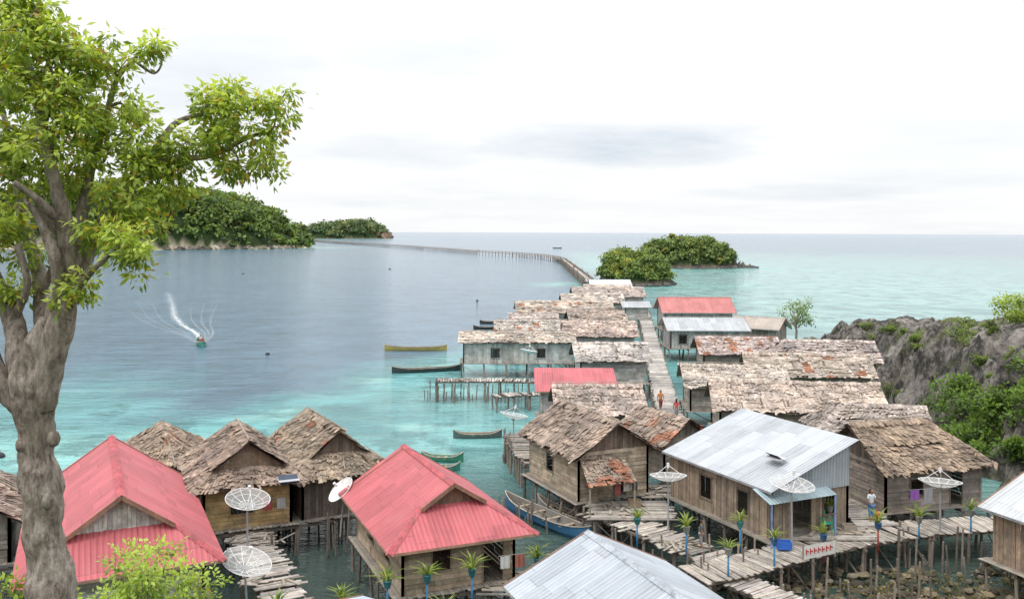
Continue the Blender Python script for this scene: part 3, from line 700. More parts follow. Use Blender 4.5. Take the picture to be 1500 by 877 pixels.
house('thatched_house',(18.4,74),(1,-.08),8.6,6,3.6,5.0,'gable','gable','thatch',THG,WOOD)
house('thatched_house',(20.3,64),(1,-.12),12,6.2,3.6,5.3,'gable','gable','thatch',TH,WOOD)
house('thatched_house',(22.6,56.5),(1,-.15),7.2,5,3.6,5.1,'hip','gable','thatch',TH,WOOD,t=2)
house('thatched_house',(21.6,48.9),(.96,.28),7.2,5.8,3.7,5.7,'gable','hip','thatch',THB,(.29,.25,.22),False,t=2.2,over=.6,gc=(.17,.14,.12),ops={'R':[(1.5,2.3,2.4,3.3),(4,4.8,1.62,3.4)]})
house('tin_roof_house',(12.7,46.2),(-.44,.9),8.6,5.6,4.0,5.9,'shed','shed','tin',(.46,.49,.52),(.32,.25,.19),True,over=.4,ops={'L':[(2.5,3.4,2.3,3.4),(5.4,6.2,2.3,3.4)],'F':[(1.2,2.4,1.62,3.5),(3.2,4.0,2.4,3.3)]})
house('tin_roof_house',(24.9,37.6),(-.35,.93),6.5,6.4,3.9,5.3,'gable','gable','tin',(.55,.57,.59),(.34,.25,.18),True,over=.5)
b=MB(); g0=V((12.7+.44*3.93-.9*2.45,46.2-.9*3.93-.44*2.45,0)); g1=V((12.7+.44*3.93+.9*2.45,46.2-.9*3.93+.44*2.45,0)); of=V((.44,-.9,0))*.05
tin(b,[g0+V((0,0,3.62))+of,g1+V((0,0,3.62))+of,g1+V((0,0,5.66))+of,g0+V((0,0,4.02))+of],(.36,.40,.44)); b.build('gable_cladding',[M_tin])

# ------------------------------------------------------------------ walkways, piers
deckpath('boardwalk',[(7.8,37.7),(9.5,38.5),(13,40.6),(16,42.2),(20,43.8),(24.2,44.6),(28,44.5)],2.1,1.5,.2,.18,.02,(.40,.355,.31))
deckpath('boardwalk',[(18.0,56),(17.8,50),(18.3,43.9)],2.0,1.53,.2,.18,.03)
deckpath('boardwalk',[(9.2,38.2),(10.6,36.3),(12.4,33.5)],1.6,1.3,.2,.17,.08)
deckpath('boardwalk',[(4.6,47),(7.2,43.4),(9.6,39.8)],1.9,1.3,.22,.2,.14,(.42,.375,.33),jit=.45)
deckpath('boardwalk',[(-13.5,45),(-12,41.3),(-8.6,34.8),(-7,31)],1.7,1.35,.22,.2,.12,jit=.35)
deckpath('boardwalk',[(11.2,57),(12,62.8),(12.4,68.5),(14,82),(18.6,118),(23.5,157),(27.6,205),(24.5,228)],2.0,1.5,.21,.18,.02,(.48,.44,.405))
deckpath('wooden_bridge',[(24.5,228),(22.2,255),(23.7,325),(26,455),(24,495),(18,528),(4,571),(-24,628),(-78,785),(-138,942),(-235,1178),(-330,1430)],2.4,2.0,.9,.86,.0,(.48,.44,.40),post=5,rail=True,jit=.05,pr=.16)
deckpath('jetty',[(-7.2,84.5),(-2.5,84.8),(3,84.5)],1.8,1.9,.25,.2,.2,post=1.3,jit=.3)
deckpath('jetty',[(-1.5,79.5),(1.5,80.5),(4.5,80.5)],1.5,1.4,.25,.2,.2,post=1.3,jit=.3)
deckpath('jetty',[(.3,63),(.8,59),(1.6,55)],1.6,1.7,.25,.2,.25,(.34,.30,.26),post=.8,jit=.3)
deckpath('jetty',[(18.6,99),(21,98.5),(25,99)],1.6,1.4,.25,.2,.1,post=1.5)
def plat(name,x0,x1,y0,y1,z):
    E=empty(name,((x0+x1)/2,(y0+y1)/2,0)); b=MB(); y=y0
    while y<y1: 
        if R()>.1: b.beam((x0+U(-.4,.2),y,z+U(-.01,.01)),(x1+U(-.2,.4),y+U(-.07,.07),z+U(-.01,.01)),.18,.035,jc((.39,.35,.31),.32))
        y+=.21
    b.build('planks',M_wood,E); s=MB(); stilts(s,lambda u,v,z:(u,v,z),x0+.1,x1-.1,y0+.1,y1-.1,z-.05,1.2); s.build('stilts',M_wood,E)
plat('porch_platform',4.2,8.4,45.2,48.2,1.42); plat('porch_platform',13.2,17.4,41.9,43.6,1.58); plat('porch_platform',-1.0,3.0,35.6,38,1.5)
plat('porch_platform',7.5,10.5,49,51.5,1.4)
b=MB()
for (x,y,n,s) in ((-6,84,24,2.2),(1,62,30,1.6),(6,40,40,3.6),(-7,45,18,2.5),(-22,54,10,4),(14,37,30,4),(11,41,18,2),(21,41.5,20,2.5),(0,48,16,2.4),(-1,84,14,3)):
    for i in range(n):
        X0=x+U(-s,s); Y0=y+U(-s*.6,s*.6); h=U(.5,2.2); b.tube([(X0,Y0,-1),(X0+U(-.2,.2),Y0+U(-.2,.2),h)],[.055,.045],jc((.25,.21,.18),.35),5)
b.build('mooring_poles',M_wood)
b=MB()
for (x,y,z,n,s) in ((6,46.5,1.46,16,1.6),(8.6,50.2,1.44,10,1.2),(-12,42,1.4,14,1.4),(1,36.8,1.54,10,1.4),(15.5,42.8,1.62,8,1.3),(-5,84.6,1.93,14,1.6),(23,98.8,1.44,8,1.2),(-10,37,1.39,12,1.0),(8,41.8,1.36,14,1.0)):
    for i in range(n):
        a=U(0,3.14); l=U(.4,1.3); p=V((x+U(-s,s),y+U(-s*.6,s*.6),z+U(0,.08))); d_=V((math.cos(a),math.sin(a),U(-.03,.03)))*l/2; b.beam(p-d_,p+d_,U(.06,.2),.03,jc((.36,.31,.26),.4))
b.build('loose_boards',M_wood)
b=MB(); thatch(b,[(4.0,45.8,2.95),(6.6,46.6,2.95),(6.2,48.6,3.75),(3.7,47.8,3.75)],THB,.085,.2,.2); b.tube([(4.1,45.9,1.4),(4.1,45.9,2.95)],[.05,.05],WOOD,6); b.tube([(6.5,46.6,1.4),(6.5,46.6,2.95)],[.05,.05],WOOD,6); b.build('thatched_awning',[M_thatch,M_wood])
b=MB(); tin(b,[(11.9,40.7,3.55),(15.6,42.4,3.55),(15.1,43.6,3.95),(11.4,41.9,3.95)],(.33,.42,.46)); 
for x,y in((12,40.8),(15.5,42.4)): b.beam((x,y,1.5),(x,y,3.5),.08,.08,(.2,.3,.5),1)
b.build('tin_awning',[M_tin,M_wood])

# ------------------------------------------------------------------ boats
def canoe(name,c,ang,L,Bm,col,inner,h=.45,motor=False):
    E=empty(name,(c[0],c[1],0)); b=MB(); n=18; ca,sa=math.cos(ang),math.sin(ang)
    def P(u,v,z): return (c[0]+ca*u-sa*v,c[1]+sa*u+ca*v,z)
    prof=[(-1,1),(-.85,.45),(-.45,.02),(0,-.06),(.45,.02),(.85,.45),(1,1)]
    for skin in (0,1):
        i0=len(b.v)
        for i in range(n+1):
            t=i/n*2-1; w=Bm/2*max(.02,(1-abs(t)**2.6))**.8; sh=h+.35*abs(t)**3.5
            for (pv,pz) in prof:
                k=1-.1*skin; b.v.append(P(t*L/2*(1-.015*skin),pv*w*k,-.12+(sh+.12)*pz+(.05*skin*(1-pz))))
        for i in range(n):
            for j in range(6):
                a=i0+i*7+j; idx=[a,a+1,a+8,a+7]; b.fidx(idx if skin==0 else idx[::-1],jc(col if skin==0 else inner,.1))
    for side in (-1,1):
        for i in range(n):
            def g(i): 
                t=i/n*2-1; w=Bm/2*max(.02,(1-abs(t)**2.6))**.8; return P(t*L/2,side*w,h+.35*abs(t)**3.5+.01)
            b.beam(g(i),g(i+1),.06,.04,jc((.45,.4,.33),.15))
    for t in (-.55,-.2,.15,.5):
        w=Bm/2*(1-abs(t)**2.6)**.8; b.beam(P(t*L/2,-w,h-.08),P(t*L/2,w,h-.08),.2,.03,jc((.4,.33,.25),.2))
    if motor: b.beam(P(-L/2-.1,0,.35),P(-L/2-.1,0,.95),.22,.3,(.05,.05,.06)); b.tube([P(-L/2+.1,0,.7),P(-L/2+.9,.15,.8)],[.03,.025],(.05,.05,.05),6)
    else: b.tube([P(-L*.3,.1,h-.02),P(L*.1,-.1,h)],[.025,.02],(.3,.22,.14),5)
    b.build('hull',M_paint,E); return E
canoe('canoe',(-12.9,119.5),.02,8.4,.9,(.36,.31,.10),(.20,.18,.11),.5)
canoe('canoe',(-9.6,101.5),.30,8.2,.9,(.05,.06,.06),(.14,.12,.10))
canoe('canoe',(-2.6,69),.1,3.8,.7,(.10,.13,.12),(.22,.16,.12),.35)
canoe('canoe',(-4.8,62),-.12,3.0,.75,(.06,.25,.17),(.10,.28,.21),.35)
canoe('canoe',(-4.6,59.6),-.1,2.4,.6,(.06,.22,.17),(.10,.24,.2),.3)
canoe('wooden_boat',(1.9,48.6),-.95,7.6,1.25,(.05,.15,.28),(.22,.20,.18),.6)
canoe('canoe',(3.2,49.6),-.95,5.6,.8,(.24,.24,.24),(.18,.16,.14),.4)
canoe('canoe',(-3.5,155),.1,4.2,.9,(.05,.05,.05),(.12,.1,.1))
canoe('canoe',(-4.0,146),.1,4.6,.9,(.05,.05,.05),(.12,.1,.1))
canoe('canoe',(45,880),.1,9,2.2,(.2,.2,.22),(.2,.2,.2),.9)
mb_ang=math.atan2(-27,13)
canoe('motor_boat',(-43.4,124),mb_ang,5.6,1.25,(.05,.25,.2),(.12,.35,.28),.55,True)
def ribbon(pts,ws,cols):
    b=MB()
    for i in range(len(pts)-1):
        A=V((*pts[i],.03));B=V((*pts[i+1],.03)); d=(B-A).normalized(); n=V((d.y,-d.x,0))
        d2=(V((*pts[min(i+2,len(pts)-1)],.03))-B); n2=V((d2.y,-d2.x,0)).normalized() if d2.length>1e-4 else n
        for s in (-1,1):
            i0=len(b.v); b.v+= [tuple(A),tuple(B),tuple(B+n2*ws[i+1]*s),tuple(A+n*ws[i]*s)]
            u=[(0,0),(0,0),(1,0),(1,0)]
            b.fidx([i0,i0+1,i0+2,i0+3] if s<0 else [i0+3,i0+2,i0+1,i0],(cols[i],)*3,0,u if s<0 else u[::-1])
    return b
wpts=[];ctrl=[(-44.2,126.5),(-49,138),(-56,151),(-63,166),(-71,186),(-80,208),(-90,232)]
cv=[V((*c,0)) for c in ctrl]
for i in range(len(cv)-1):
    p0=cv[max(i-1,0)];p1=cv[i];p2=cv[i+1];p3=cv[min(i+2,len(cv)-1)]
    for k in range(6):
        t=k/6; q=.5*((2*p1)+(-p0+p2)*t+(2*p0-5*p1+4*p2-p3)*t*t+(-p0+3*p1-3*p2+p3)*t**3); wpts.append((q.x,q.y))
nw=len(wpts); b=ribbon(wpts,[.7+1.2*(i/nw) for i in range(nw)],[1.0*(1-i/nw)**.9+.08 for i in range(nw)])
for sd_ in (-1,1):
    for kk in (5,9,13):
        pp=[]
        for i in range(0,nw-1):
            A=V(wpts[i]);B=V(wpts[min(i+1,nw-1)]); d=(B-A).normalized(); n=V((d.y,-d.x)); pp.append(tuple(A+n*sd_*(kk*.12*i*.22+.4)))
        r=ribbon(pp[:28],[.35]*28,[.34*(1-i/30) for i in range(28)]); off=len(b.v); b.v+=r.v
        for j,(f,c_) in enumerate(zip(r.f,r.c)): b.fidx([x+off for x in f],c_,0,r.uv[j*4:j*4+4])
b.build('boat_wake',M_foam)
for (x,y,r) in ((-31.6,115,.3),(-8,206,.3),(-36,62.5,.35),(-100,330,.4),(-52,378,.45),(-27,50.5,.3)):
    b=MB(); b.ellip((x,y,.08),(r,r,r*.8),(.04,.04,.05),12,8); b.tube([(x,y,.1),(x,y,r+.25)],[.05,.04],(.3,.3,.3),6); b.build('mooring_buoy',M_paint,None,True)

# ------------------------------------------------------------------ satellite dishes
def dish(c,r,tilt,az,zb,solid=False):
    E=empty('satellite_dish',(c[0],c[1],zb)); ax=V((math.sin(tilt)*math.cos(az),math.sin(tilt)*math.sin(az),math.cos(tilt)))
    q=ax.to_track_quat('Z','Y'); C=V(c); dep=r*.32
    def P(rr,th): return C+q@V((rr*r*math.cos(th),rr*r*math.sin(th),dep*(rr*rr-1)))
    m=MB(); b=MB(); cc=(.68,.68,.68)
    for i in range(5):
        for j in range(24):
            a,b2=2*math.pi*j/24,2*math.pi*(j+1)/24; m.face([P(i/5,a),P((i+1)/5,a),P((i+1)/5,b2),P(i/5,b2)],(.75,.75,.73))
    for j in range(12):
        th=2*math.pi*j/12; b.tube([P(k/4,th)for k in range(5)],[.016]*5,cc,4)
    for rr in (.35,.7,1): b.tube([P(rr,2*math.pi*j/24) for j in range(25)],[.02 if rr==1 else .01]*25,cc,4,cap=False)
    F=C+q@V((0,0,r*.55))
    for j in range(3): b.tube([P(.97,2*math.pi*j/3+.4),F],[.014,.014],cc,4)
    b.tube([F+q@V((0,0,.1)),F-q@V((0,0,.14))],[.07,.06],(.75,.75,.75),8)
    b.tube([(c[0],c[1],zb),C-ax*dep*1.05],[.045,.045],(.35,.35,.36),8); b.tube([C-ax*dep*1.3,C-ax*dep*.9],[.12,.16],(.3,.3,.3),8)
    m.build('reflector',M_paint if solid else M_mesh,E,True); b.build('frame',M_paint,E)
dish((-11.85,40,3.95),.98,.25,-.9,1.3); dish((-10.4,35,3.0),.98,.35,-.5,1.3); dish((7.8,44,4.0),.9,.12,1.6,1.3)
dish((13.0,41,4.45),1.0,.15,-1.0,1.5); dish((20.9,43.2,4.0),.98,.12,1.2,1.5); dish((.2,60,3.7),.95,.2,.5,1.5)
dish((-8.1,42.2,3.75),.7,.75,-2.6,1.5,True); dish((1.8,91,3.9),.9,.2,.5,1.5,True)

# ------------------------------------------------------------------ potted plants on posts
def pplant(x,y,z,h,pc,bc=(.05,.14,.30),s=1.0):
    E=empty('potted_plant',(x,y,z)); b=MB(); zz=z+h
    b.tube([(x,y,z-.3),(x,y,zz)],[.045,.04],pc,8); b.tube([(x,y,zz),(x,y,zz+.03),(x,y,zz+.26),(x,y,zz+.28)],[.11,.12,.165,.18],bc,12); b.ellip((x,y,zz+.25),(.15,.15,.03),(.06,.04,.03),8,4)
    b.build('pot',M_paint,E,True); P=[];C=[]
    for i in range(26):
        a=U(0,6.28); l=U(.35,.8)*s; e=U(.4,1.35); o=V((x,y,zz+.26)); d=V((math.cos(a)*math.cos(e),math.sin(a)*math.cos(e),math.sin(e))); sd=V((-math.sin(a),math.cos(a),0))*.035*s
        p1=o+d*l*.55; p2=o+d*l+V((math.cos(a),math.sin(a),-.9))*l*.25; t=U(0,1); c=tuple(lerp(V((.08,.16,.03)),V((.42,.48,.12)),t))
        P.append([o-sd*.5,o+sd*.5,p1+sd,p1-sd]);C.append(c); P.append([p1-sd,p1+sd,p2+sd*.1,p2-sd*.1]);C.append(c)
    quadmesh('leaves',np.array([[tuple(v) for v in q] for q in P]),np.array(C),M_leaf,E)
BL=(.06,.22,.42); RD=(.38,.08,.06)
for (x,y,pc) in ((9.2,37.5,BL),(11.5,38.7,BL),(14.1,40.0,RD),(17.1,41.3,RD),(19.6,42.6,BL),(22.4,43.2,BL),(10.6,41.0,BL),(8.0,40.4,BL),(5.9,41.4,BL),(15.6,43.4,BL)):
    pplant(x,y,1.45,U(.7,1.05),pc,random.choice([(.05,.14,.30),(.05,.22,.22),(.3,.3,.28),(.05,.14,.30)]),U(.85,1.25))
for (x,y,z,h) in ((-6.3,33.3,1.3,.6),(-4.7,33.9,1.5,.9),(-3.2,34.1,1.5,1.05),(-1.5,34.6,1.5,1.1),(1.1,36.3,1.5,.9),(-2.4,32,1.4,.6),(-8.6,32.6,1.4,.5)): pplant(x,y,z,h,BL,(.06,.22,.26),1.25)

# ------------------------------------------------------------------ chair, banner, crates, clothes, solar panels
def chair(x,y,z,a):
    b=MB(); c,s=math.cos(a),math.sin(a); col=(.03,.42,.28)
    def P(u,v,w): return V((x+c*u-s*v,y+s*u+c*v,z+w))
    for u in (-.2,.2):
        for v in (-.2,.2): b.beam(P(u*1.15,v*1.15,0),P(u,v,.43),.05,.05,col)
    b.beam(P(-.24,0,.44),P(.24,0,.44),.46,.04,col)
    for v in (-.18,-.06,.06,.18): b.beam(P(-.22,v,.46),P(-.3,v,.88),.09,.03,col)
    b.beam(P(-.3,-.23,.9),P(-.3,.23,.9),.04,.1,col)
    for v in (-.24,.24): b.beam(P(-.25,v,.66),P(.2,v,.66),.05,.04,col); b.beam(P(.2,v,.45),P(.2,v,.66),.04,.05,col)
    b.build('plastic_chair',M_paint)
chair(15.2,42.9,1.61,-1.2)
b=MB(); c0=V((13.0,39.35,0)); c1=V((14.7,40.15,0)); 
b.face([c0+V((0,0,1.55)),c1+V((0,0,1.55)),c1+V((0,0,2.15)),c0+V((0,0,2.15))],(.75,.74,.72))
dv=(c1-c0)/8; nn=V((dv.y,-dv.x,0)).normalized()*.012
for i in range(7):
    o=c0+dv*(i+.6)+nn; b.beam(o+V((0,0,1.75)),o+V((0,0,2.0)),.03,.07,(.5,.05,.05)); b.beam(o+V((0,0,U(1.78,1.97))),o+dv*.6+V((0,0,1.87)),.02,.05,(.5,.05,.05))
for p in (c0,c1): b.beam(p+V((0,0,1.4))-nn*3,p+V((0,0,2.25))-nn*3,.06,.06,(.3,.25,.2))
b.build('banner_sign',M_paint)
def crate(name,x,y,z,col,w=.6,h=.35):
    b=MB()
    for k in range(3):
        for (p,q) in (((-w/2,-w/3),(w/2,-w/3)),((-w/2,w/3),(w/2,w/3)),((-w/2,-w/3),(-w/2,w/3)),((w/2,-w/3),(w/2,w/3))):
            b.beam((x+p[0],y+p[1],z+h*(k+.5)/3),(x+q[0],y+q[1],z+h*(k+.5)/3),.03,h/3.6,col)
    b.beam((x-w/2,y,z+.02),(x+w/2,y,z+.02),w*.66,.02,col); b.build(name,M_paint)
crate('blue_crate',12.5,40.6,1.6,(.04,.15,.55)); crate('crate',16.4,43,1.6,(.35,.3,.25)); crate('crate',6.6,47.3,1.45,(.4,.3,.2)); crate('crate',2,37.4,1.53,(.35,.3,.3))
def cloth(x,y,z,cols,dx,dy):
    b=MB(); n=len(cols); b.tube([(x,y,z),(x+dx,y+dy,z-.03)],[.012,.012],(.3,.3,.3),4)
    for i,c in enumerate(cols):
        p=V((x+dx*(i+.15)/n,y+dy*(i+.15)/n,z-.02)); q=V((x+dx*(i+.8)/n,y+dy*(i+.8)/n,z-.02)); h=U(.4,.75); m=4; nv=V((dy,-dx,0)).normalized()*.06
        for k in range(m):
            a=lerp(p,q,k/m)+nv*((k%2)*1.0); e=lerp(p,q,(k+1)/m)+nv*(((k+1)%2)*1.0); b.face([a-V((0,0,h)),e-V((0,0,h+U(-.03,.03))),e,a],c)
    b.build('washing_line',M_paint)
cloth(20.2,45.1,3.0,[(.25,.1,.38),(.3,.3,.32)],1.6,.45); cloth(5.4,46.6,2.9,[(.35,.1,.1),(.55,.55,.5),(.08,.08,.1)],1.4,.45); cloth(-12.8,43.1,2.9,[(.05,.05,.06),(.4,.1,.1),(.5,.5,.5)],1.8,.8); cloth(12,60.8,2.8,[(.6,.6,.6),(.5,.1,.1),(.1,.3,.5)],2.0,.5); cloth(-.5,35.9,2.9,[(.6,.6,.58),(.4,.15,.12)],1.2,.5)
def solar(c,d,a):
    b=MB(); x,y,z=c; u=V((d[0],d[1],0)).normalized()*.5; v=V((-u.y,u.x,a)).normalized()*.35; C=V(c)
    b.beam(C-u,C+u,.7,.03,(.5,.5,.52)); b.face([C-u*.92-v+V((0,0,.03)),C+u*.92-v+V((0,0,.03)),C+u*.92+v+V((0,0,.03)),C-u*.92+v+V((0,0,.03))],(.05,.07,.11))
    b.build('solar_panel',M_paint)
solar((13.0,43.6,5.0),(-.44,.9),.3); solar((-10.8,43.1,3.95),(.9,.4),.2)

# ------------------------------------------------------------------ people
def cm(name,c,r=.8):
    m,nt,b=newmat(name); b.inputs['Roughness'].default_value=r
    g=N(nt,'ShaderNodeNewGeometry').outputs['Position']; f=noisef(nt,g,14,3); k=math_(nt,'ADD',.75,math_(nt,'MULTIPLY',f,.5))
    nt.links.new(mixc(nt,1,tuple(c),k,'MULTIPLY'),b.inputs['Base Color']); return m
M_skin=cm('skin',(.32,.17,.10),.6); M_hair=cm('hair',(.015,.012,.01),.5)
def skinob(name,vs,es,rs,mat,E,sub=2):
    me=bpy.data.meshes.new(name); me.from_pydata([tuple(v) for v in vs],es,[]); ob=bpy.data.objects.new(name,me); sc.collection.objects.link(ob); ob.parent=E
    me.materials.append(mat); md=ob.modifiers.new('Skin','SKIN'); md.use_smooth_shade=True
    for i,r in enumerate(rs): me.skin_vertices[0].data[i].radius=(r,r) if not isinstance(r,tuple) else r
    me.skin_vertices[0].data[0].use_root=True
    s=ob.modifiers.new('Sub','SUBSURF'); s.levels=sub; s.render_levels=sub; return ob
def person(name,loc,h,yaw,top,bot,pose='stand',skirt=False,longhair=False):
    E=empty(name,loc); E.rotation_euler=(0,0,yaw); E.scale=(h,h,h)
    st=.05 if pose=='walk' else .0
    if pose=='sit':
        hip=V((0,0,.06)); kn=[V((s*.07,-.22,.16)) for s in(-1,1)]; an=[V((s*.07,-.30,-.04)) for s in(-1,1)]; 
    else:
        hip=V((0,0,.52)); kn=[V((-.05,-st*1.2,.28)),V((.05,st*.6,.28))]; an=[V((-.05,-st*1.6,.04)),V((.05,st*2.2,.045))]
    H=hip.z-.52; sh=[V((s*.105,0,.80+H)) for s in(-1,1)]
    if pose=='hold': el=[V((-.15,-.03,.65+H)),V((.14,-.05,.66+H))]; ha=[V((-.13,-.13,.60+H)),V((.07,-.16,.68+H))]
    elif pose=='sit': el=[V((-.15,.02,.66+H)),V((.15,-.04,.66+H))]; ha=[V((-.12,-.10,.58+H)),V((.14,-.15,.60+H))]
    else: el=[V((-.14,st*1.2,.64+H)),V((.14,-st*1.2,.64+H))]; ha=[V((-.145,st*.4,.49+H)),V((.145,-st*2.4,.50+H))]
    vs=[hip,V((0,0,.62+H)),V((0,0,.74+H)),V((0,0,.82+H)),V((0,-.005,.87+H)),V((0,-.01,.93+H))]; rs=[(.085,.06),(.07,.05),(.085,.055),(.05,.04),(.03,.03),(.05,.058)]
    es=[(0,1),(1,2),(2,3),(3,4),(4,5)]
    for i in (0,1):
        n=len(vs); vs+=[sh[i],el[i],ha[i]]; rs+=[.033,.025,.016]; es+=[(3,n),(n,n+1),(n+1,n+2)]
        d=(ha[i]-el[i]).normalized(); side=d.cross(V((0,1,0))).normalized() if abs(d.y)<.9 else V((1,0,0)); m=len(vs); vs.append(ha[i]+d*.025); rs.append((.014,.009)); es.append((n+2,m))
        fl=V((0,-1,0))
        for k,(o,l) in enumerate(((-.012,.034),(-.004,.04),(.004,.037),(.012,.03))):
            p=len(vs); vs+=[ha[i]+d*.045+side*o,ha[i]+d*(.045+l*.5)+side*o*1.2+fl*.004,ha[i]+d*(.045+l*.9)+side*o*1.2+fl*.012]; rs+=[.0052,.0048,.004]; es+=[(m,p),(p,p+1),(p+1,p+2)]
        p=len(vs); vs+=[ha[i]+d*.02+fl*.016,ha[i]+d*.042+fl*.024]; rs+=[.006,.005]; es+=[(n+2,p),(p,p+1)]
    for i in (0,1):
        n=len(vs); s=(-1,1)[i]; vs+=[hip+V((s*.05,0,-.03)),kn[i],an[i],an[i]+V((s*.006,-.075,-.025))]; rs+=[.055,.035,.022,(.02,.012)]; es+=[(0,n),(n,n+1),(n+1,n+2),(n+2,n+3)]
    skinob('body',vs,es,rs,M_skin,E)
    mt=cm(name+'_top_cloth',top); mo=cm(name+'_lower_cloth',bot)
    v=[hip+V((0,0,.03)),V((0,0,.62+H)),V((0,0,.74+H)),V((0,0,.815+H))]; r=[(.098,.075),(.088,.068),(.1,.07),(.06,.05)]; e=[(0,1),(1,2),(2,3)]
    for i in (0,1): n=len(v); v+=[sh[i],lerp(sh[i],el[i],.7)]; r+=[.044,.037]; e+=[(3,n),(n,n+1)]
    skinob('shirt',v,e,r,mt,E)
    if skirt: skinob('skirt',[hip+V((0,0,.04)),hip-V((0,0,.12)),hip-V((0,0,.34))],[(0,1),(1,2)],[(.098,.075),(.105,.09),(.11,.1)],mo,E)
    else:
        v=[hip+V((0,0,.02))]; r=[(.096,.074)]; e=[]
        for i in (0,1): n=len(v); s=(-1,1)[i]; v+=[hip+V((s*.05,0,-.03)),kn[i],lerp(kn[i],an[i],.6)]; r+=[.066,.046,.038]; e+=[(0,n),(n,n+1),(n+1,n+2)]
        skinob('trousers',v,e,r,mo,E)
    z=.935+H; b=MB(); b.ellip((0,-.008,z),(.05,.058,.068),(.32,.17,.10),14,10); b.ellip((0,-.068,z-.008),(.009,.012,.014),(.34,.18,.11),6,5)
    for s in (-1,1): b.ellip((s*.051,0,z-.005),(.007,.012,.018),(.3,.16,.1),6,5); b.ellip((s*.02,-.060,z+.006),(.009,.005,.005),(.7,.7,.68),6,4); b.ellip((s*.02,-.064,z+.006),(.004,.003,.004),(.02,.015,.01),6,4)
    b.ellip((0,-.061,z-.034),(.018,.006,.005),(.3,.08,.07),6,4)
    o=b.build('head',M_paint,None,True,(0,0,0)); o.parent=E
    b=MB(); b.ellip((0,.008,z+.018),(.056,.06,.062),(.015,.012,.01),12,8)
    if longhair: b.ellip((0,.048,z-.07),(.045,.026,.10),(.015,.012,.01),10,7)
    o=b.build('hair',M_hair,None,True,(0,0,0)); o.parent=E
    return E
person('woman',(18.15,44.7,1.56),1.6,.3,(.62,.68,.75),(.08,.22,.42),'hold',False,True)
person('child',(18.0,43.6,1.54),1.0,-.6,(.65,.25,.08),(.35,.2,.06),'stand')
person('man',(12.2,72.5,1.52),1.65,.1,(.6,.22,.06),(.25,.06,.05),'walk')
person('woman',(12.9,69.3,1.52),1.55,2.9,(.55,.12,.1),(.2,.2,.22),'walk',True,True)
person('woman',(12.0,60.5,1.52),1.55,1.2,(.08,.25,.55),(.1,.1,.2),'walk',True,True)
person('man',(-43.9,125.2,.5),1.6,.4,(.6,.62,.65),(.1,.1,.15),'sit')
person('man',(-42.6,122.4,.5),1.6,.4,(.35,.08,.06),(.1,.1,.15),'sit')
person('man',(24.1,345,2.02),1.7,0,(.5,.15,.12),(.1,.1,.15),'walk'); person('man',(-23.6,628,2.02),1.75,0,(.1,.1,.12),(.1,.1,.15),'walk')
person('boy',(8.9,41.4,1.33),1.3,1.5,(.08,.1,.1),(.3,.3,.32),'stand')

# ------------------------------------------------------------------ shore rubble and weeds
b=MB()
for i in range(1100):
    x=U(9,27); y=U(28,42); s=U(.06,.28)
    b.ellip((x,y,.12+U(-.05,.1)),(s*U(.8,1.4),s,s*U(.5,.8)),jc(random.choice([(.13,.11,.08),(.2,.17,.13),(.07,.065,.05),(.24,.2,.13)]),.2),6,4,0,.2)
b.build('shore_rubble',M_soil)
cc=[(U(10,26),U(29,41),.18+U(0,.2)) for i in range(300)]; q,C=leafcloud(cc,24,.22,.15,(.04,.045,.02),(.23,.20,.07)); quadmesh('shore_weeds',q,C,M_leaf)

# ------------------------------------------------------------------ foreground tree
K=.00846
def TP(px,py,y=11.0): k=y/1300; return V(((px-750)*k,y,16-(py-340)*k))
E=empty('flowering_tree',(-5.6,11,8.4)); tb=MB(); BK=(.30,.25,.215)
def smooth(pts,rad,sub=5):
    P=[];Rr=[];n=len(pts)
    for i in range(n-1):
        p0=pts[max(i-1,0)];p1=pts[i];p2=pts[i+1];p3=pts[min(i+2,n-1)]
        for k in range(sub):
            t=k/sub; P.append(.5*((2*p1)+(-p0+p2)*t+(2*p0-5*p1+4*p2-p3)*t*t+(-p0+3*p1-3*p2+p3)*t**3)); Rr.append(rad[i]*(1-t)+rad[i+1]*t)
    P.append(pts[-1]);Rr.append(rad[-1]); return P,Rr
limbs=[]
def limb(pts,rad,seg=14,jit=.3,sub=10):
    P,Rr=smooth(pts,rad,sub); tb.tube(P,Rr,BK,seg,0,jit); limbs.append((P,Rr))
limb([V((-5.65,11.1,8.3)),TP(80,900),TP(68,780),TP(60,690),TP(48,610),TP(48,560),TP(60,510),TP(72,470)],[.40,.29,.23,.215,.22,.25,.19,.10],36,.36,16)
limb([TP(58,600),TP(80,515,10.9),TP(100,430,10.8),TP(98,340,10.7),TP(78,260,10.5),TP(60,180,10.4),TP(40,90,10.3)],[.17,.17,.13,.10,.075,.055,.025],18)
limb([TP(46,610),TP(30,525,11.1),TP(12,450,11.3),TP(-20,390,11.4),TP(-60,330,11.5)],[.17,.15,.11,.09,.05],16)
limb([TP(42,610),TP(12,580,11),TP(-8,540,11),TP(-30,470,11.1)],[.14,.12,.10,.09])
limb([TP(58,570),TP(66,480,11.3),TP(56,400,11.6),TP(35,330,11.8),TP(20,240,12),TP(0,150,12)],[.16,.12,.10,.075,.06,.03])
limb([TP(92,470,10.8),TP(122,390,11),TP(148,330,11.2),TP(185,280,11.3),TP(225,225,11.4),TP(262,180,11.5),TP(330,165,11.5)],[.12,.10,.08,.065,.05,.04,.018])
limb([TP(100,430,10.8),TP(118,330,11),TP(130,260,11.1),TP(150,190,11.2),TP(170,120,11.2),TP(200,85,11.2)],[.10,.08,.065,.05,.035,.018])
limb([TP(210,245,11.3),TP(260,235,11.4),TP(310,230,11.5),TP(360,205,11.6),TP(400,190,11.6)],[.055,.045,.035,.025,.012])
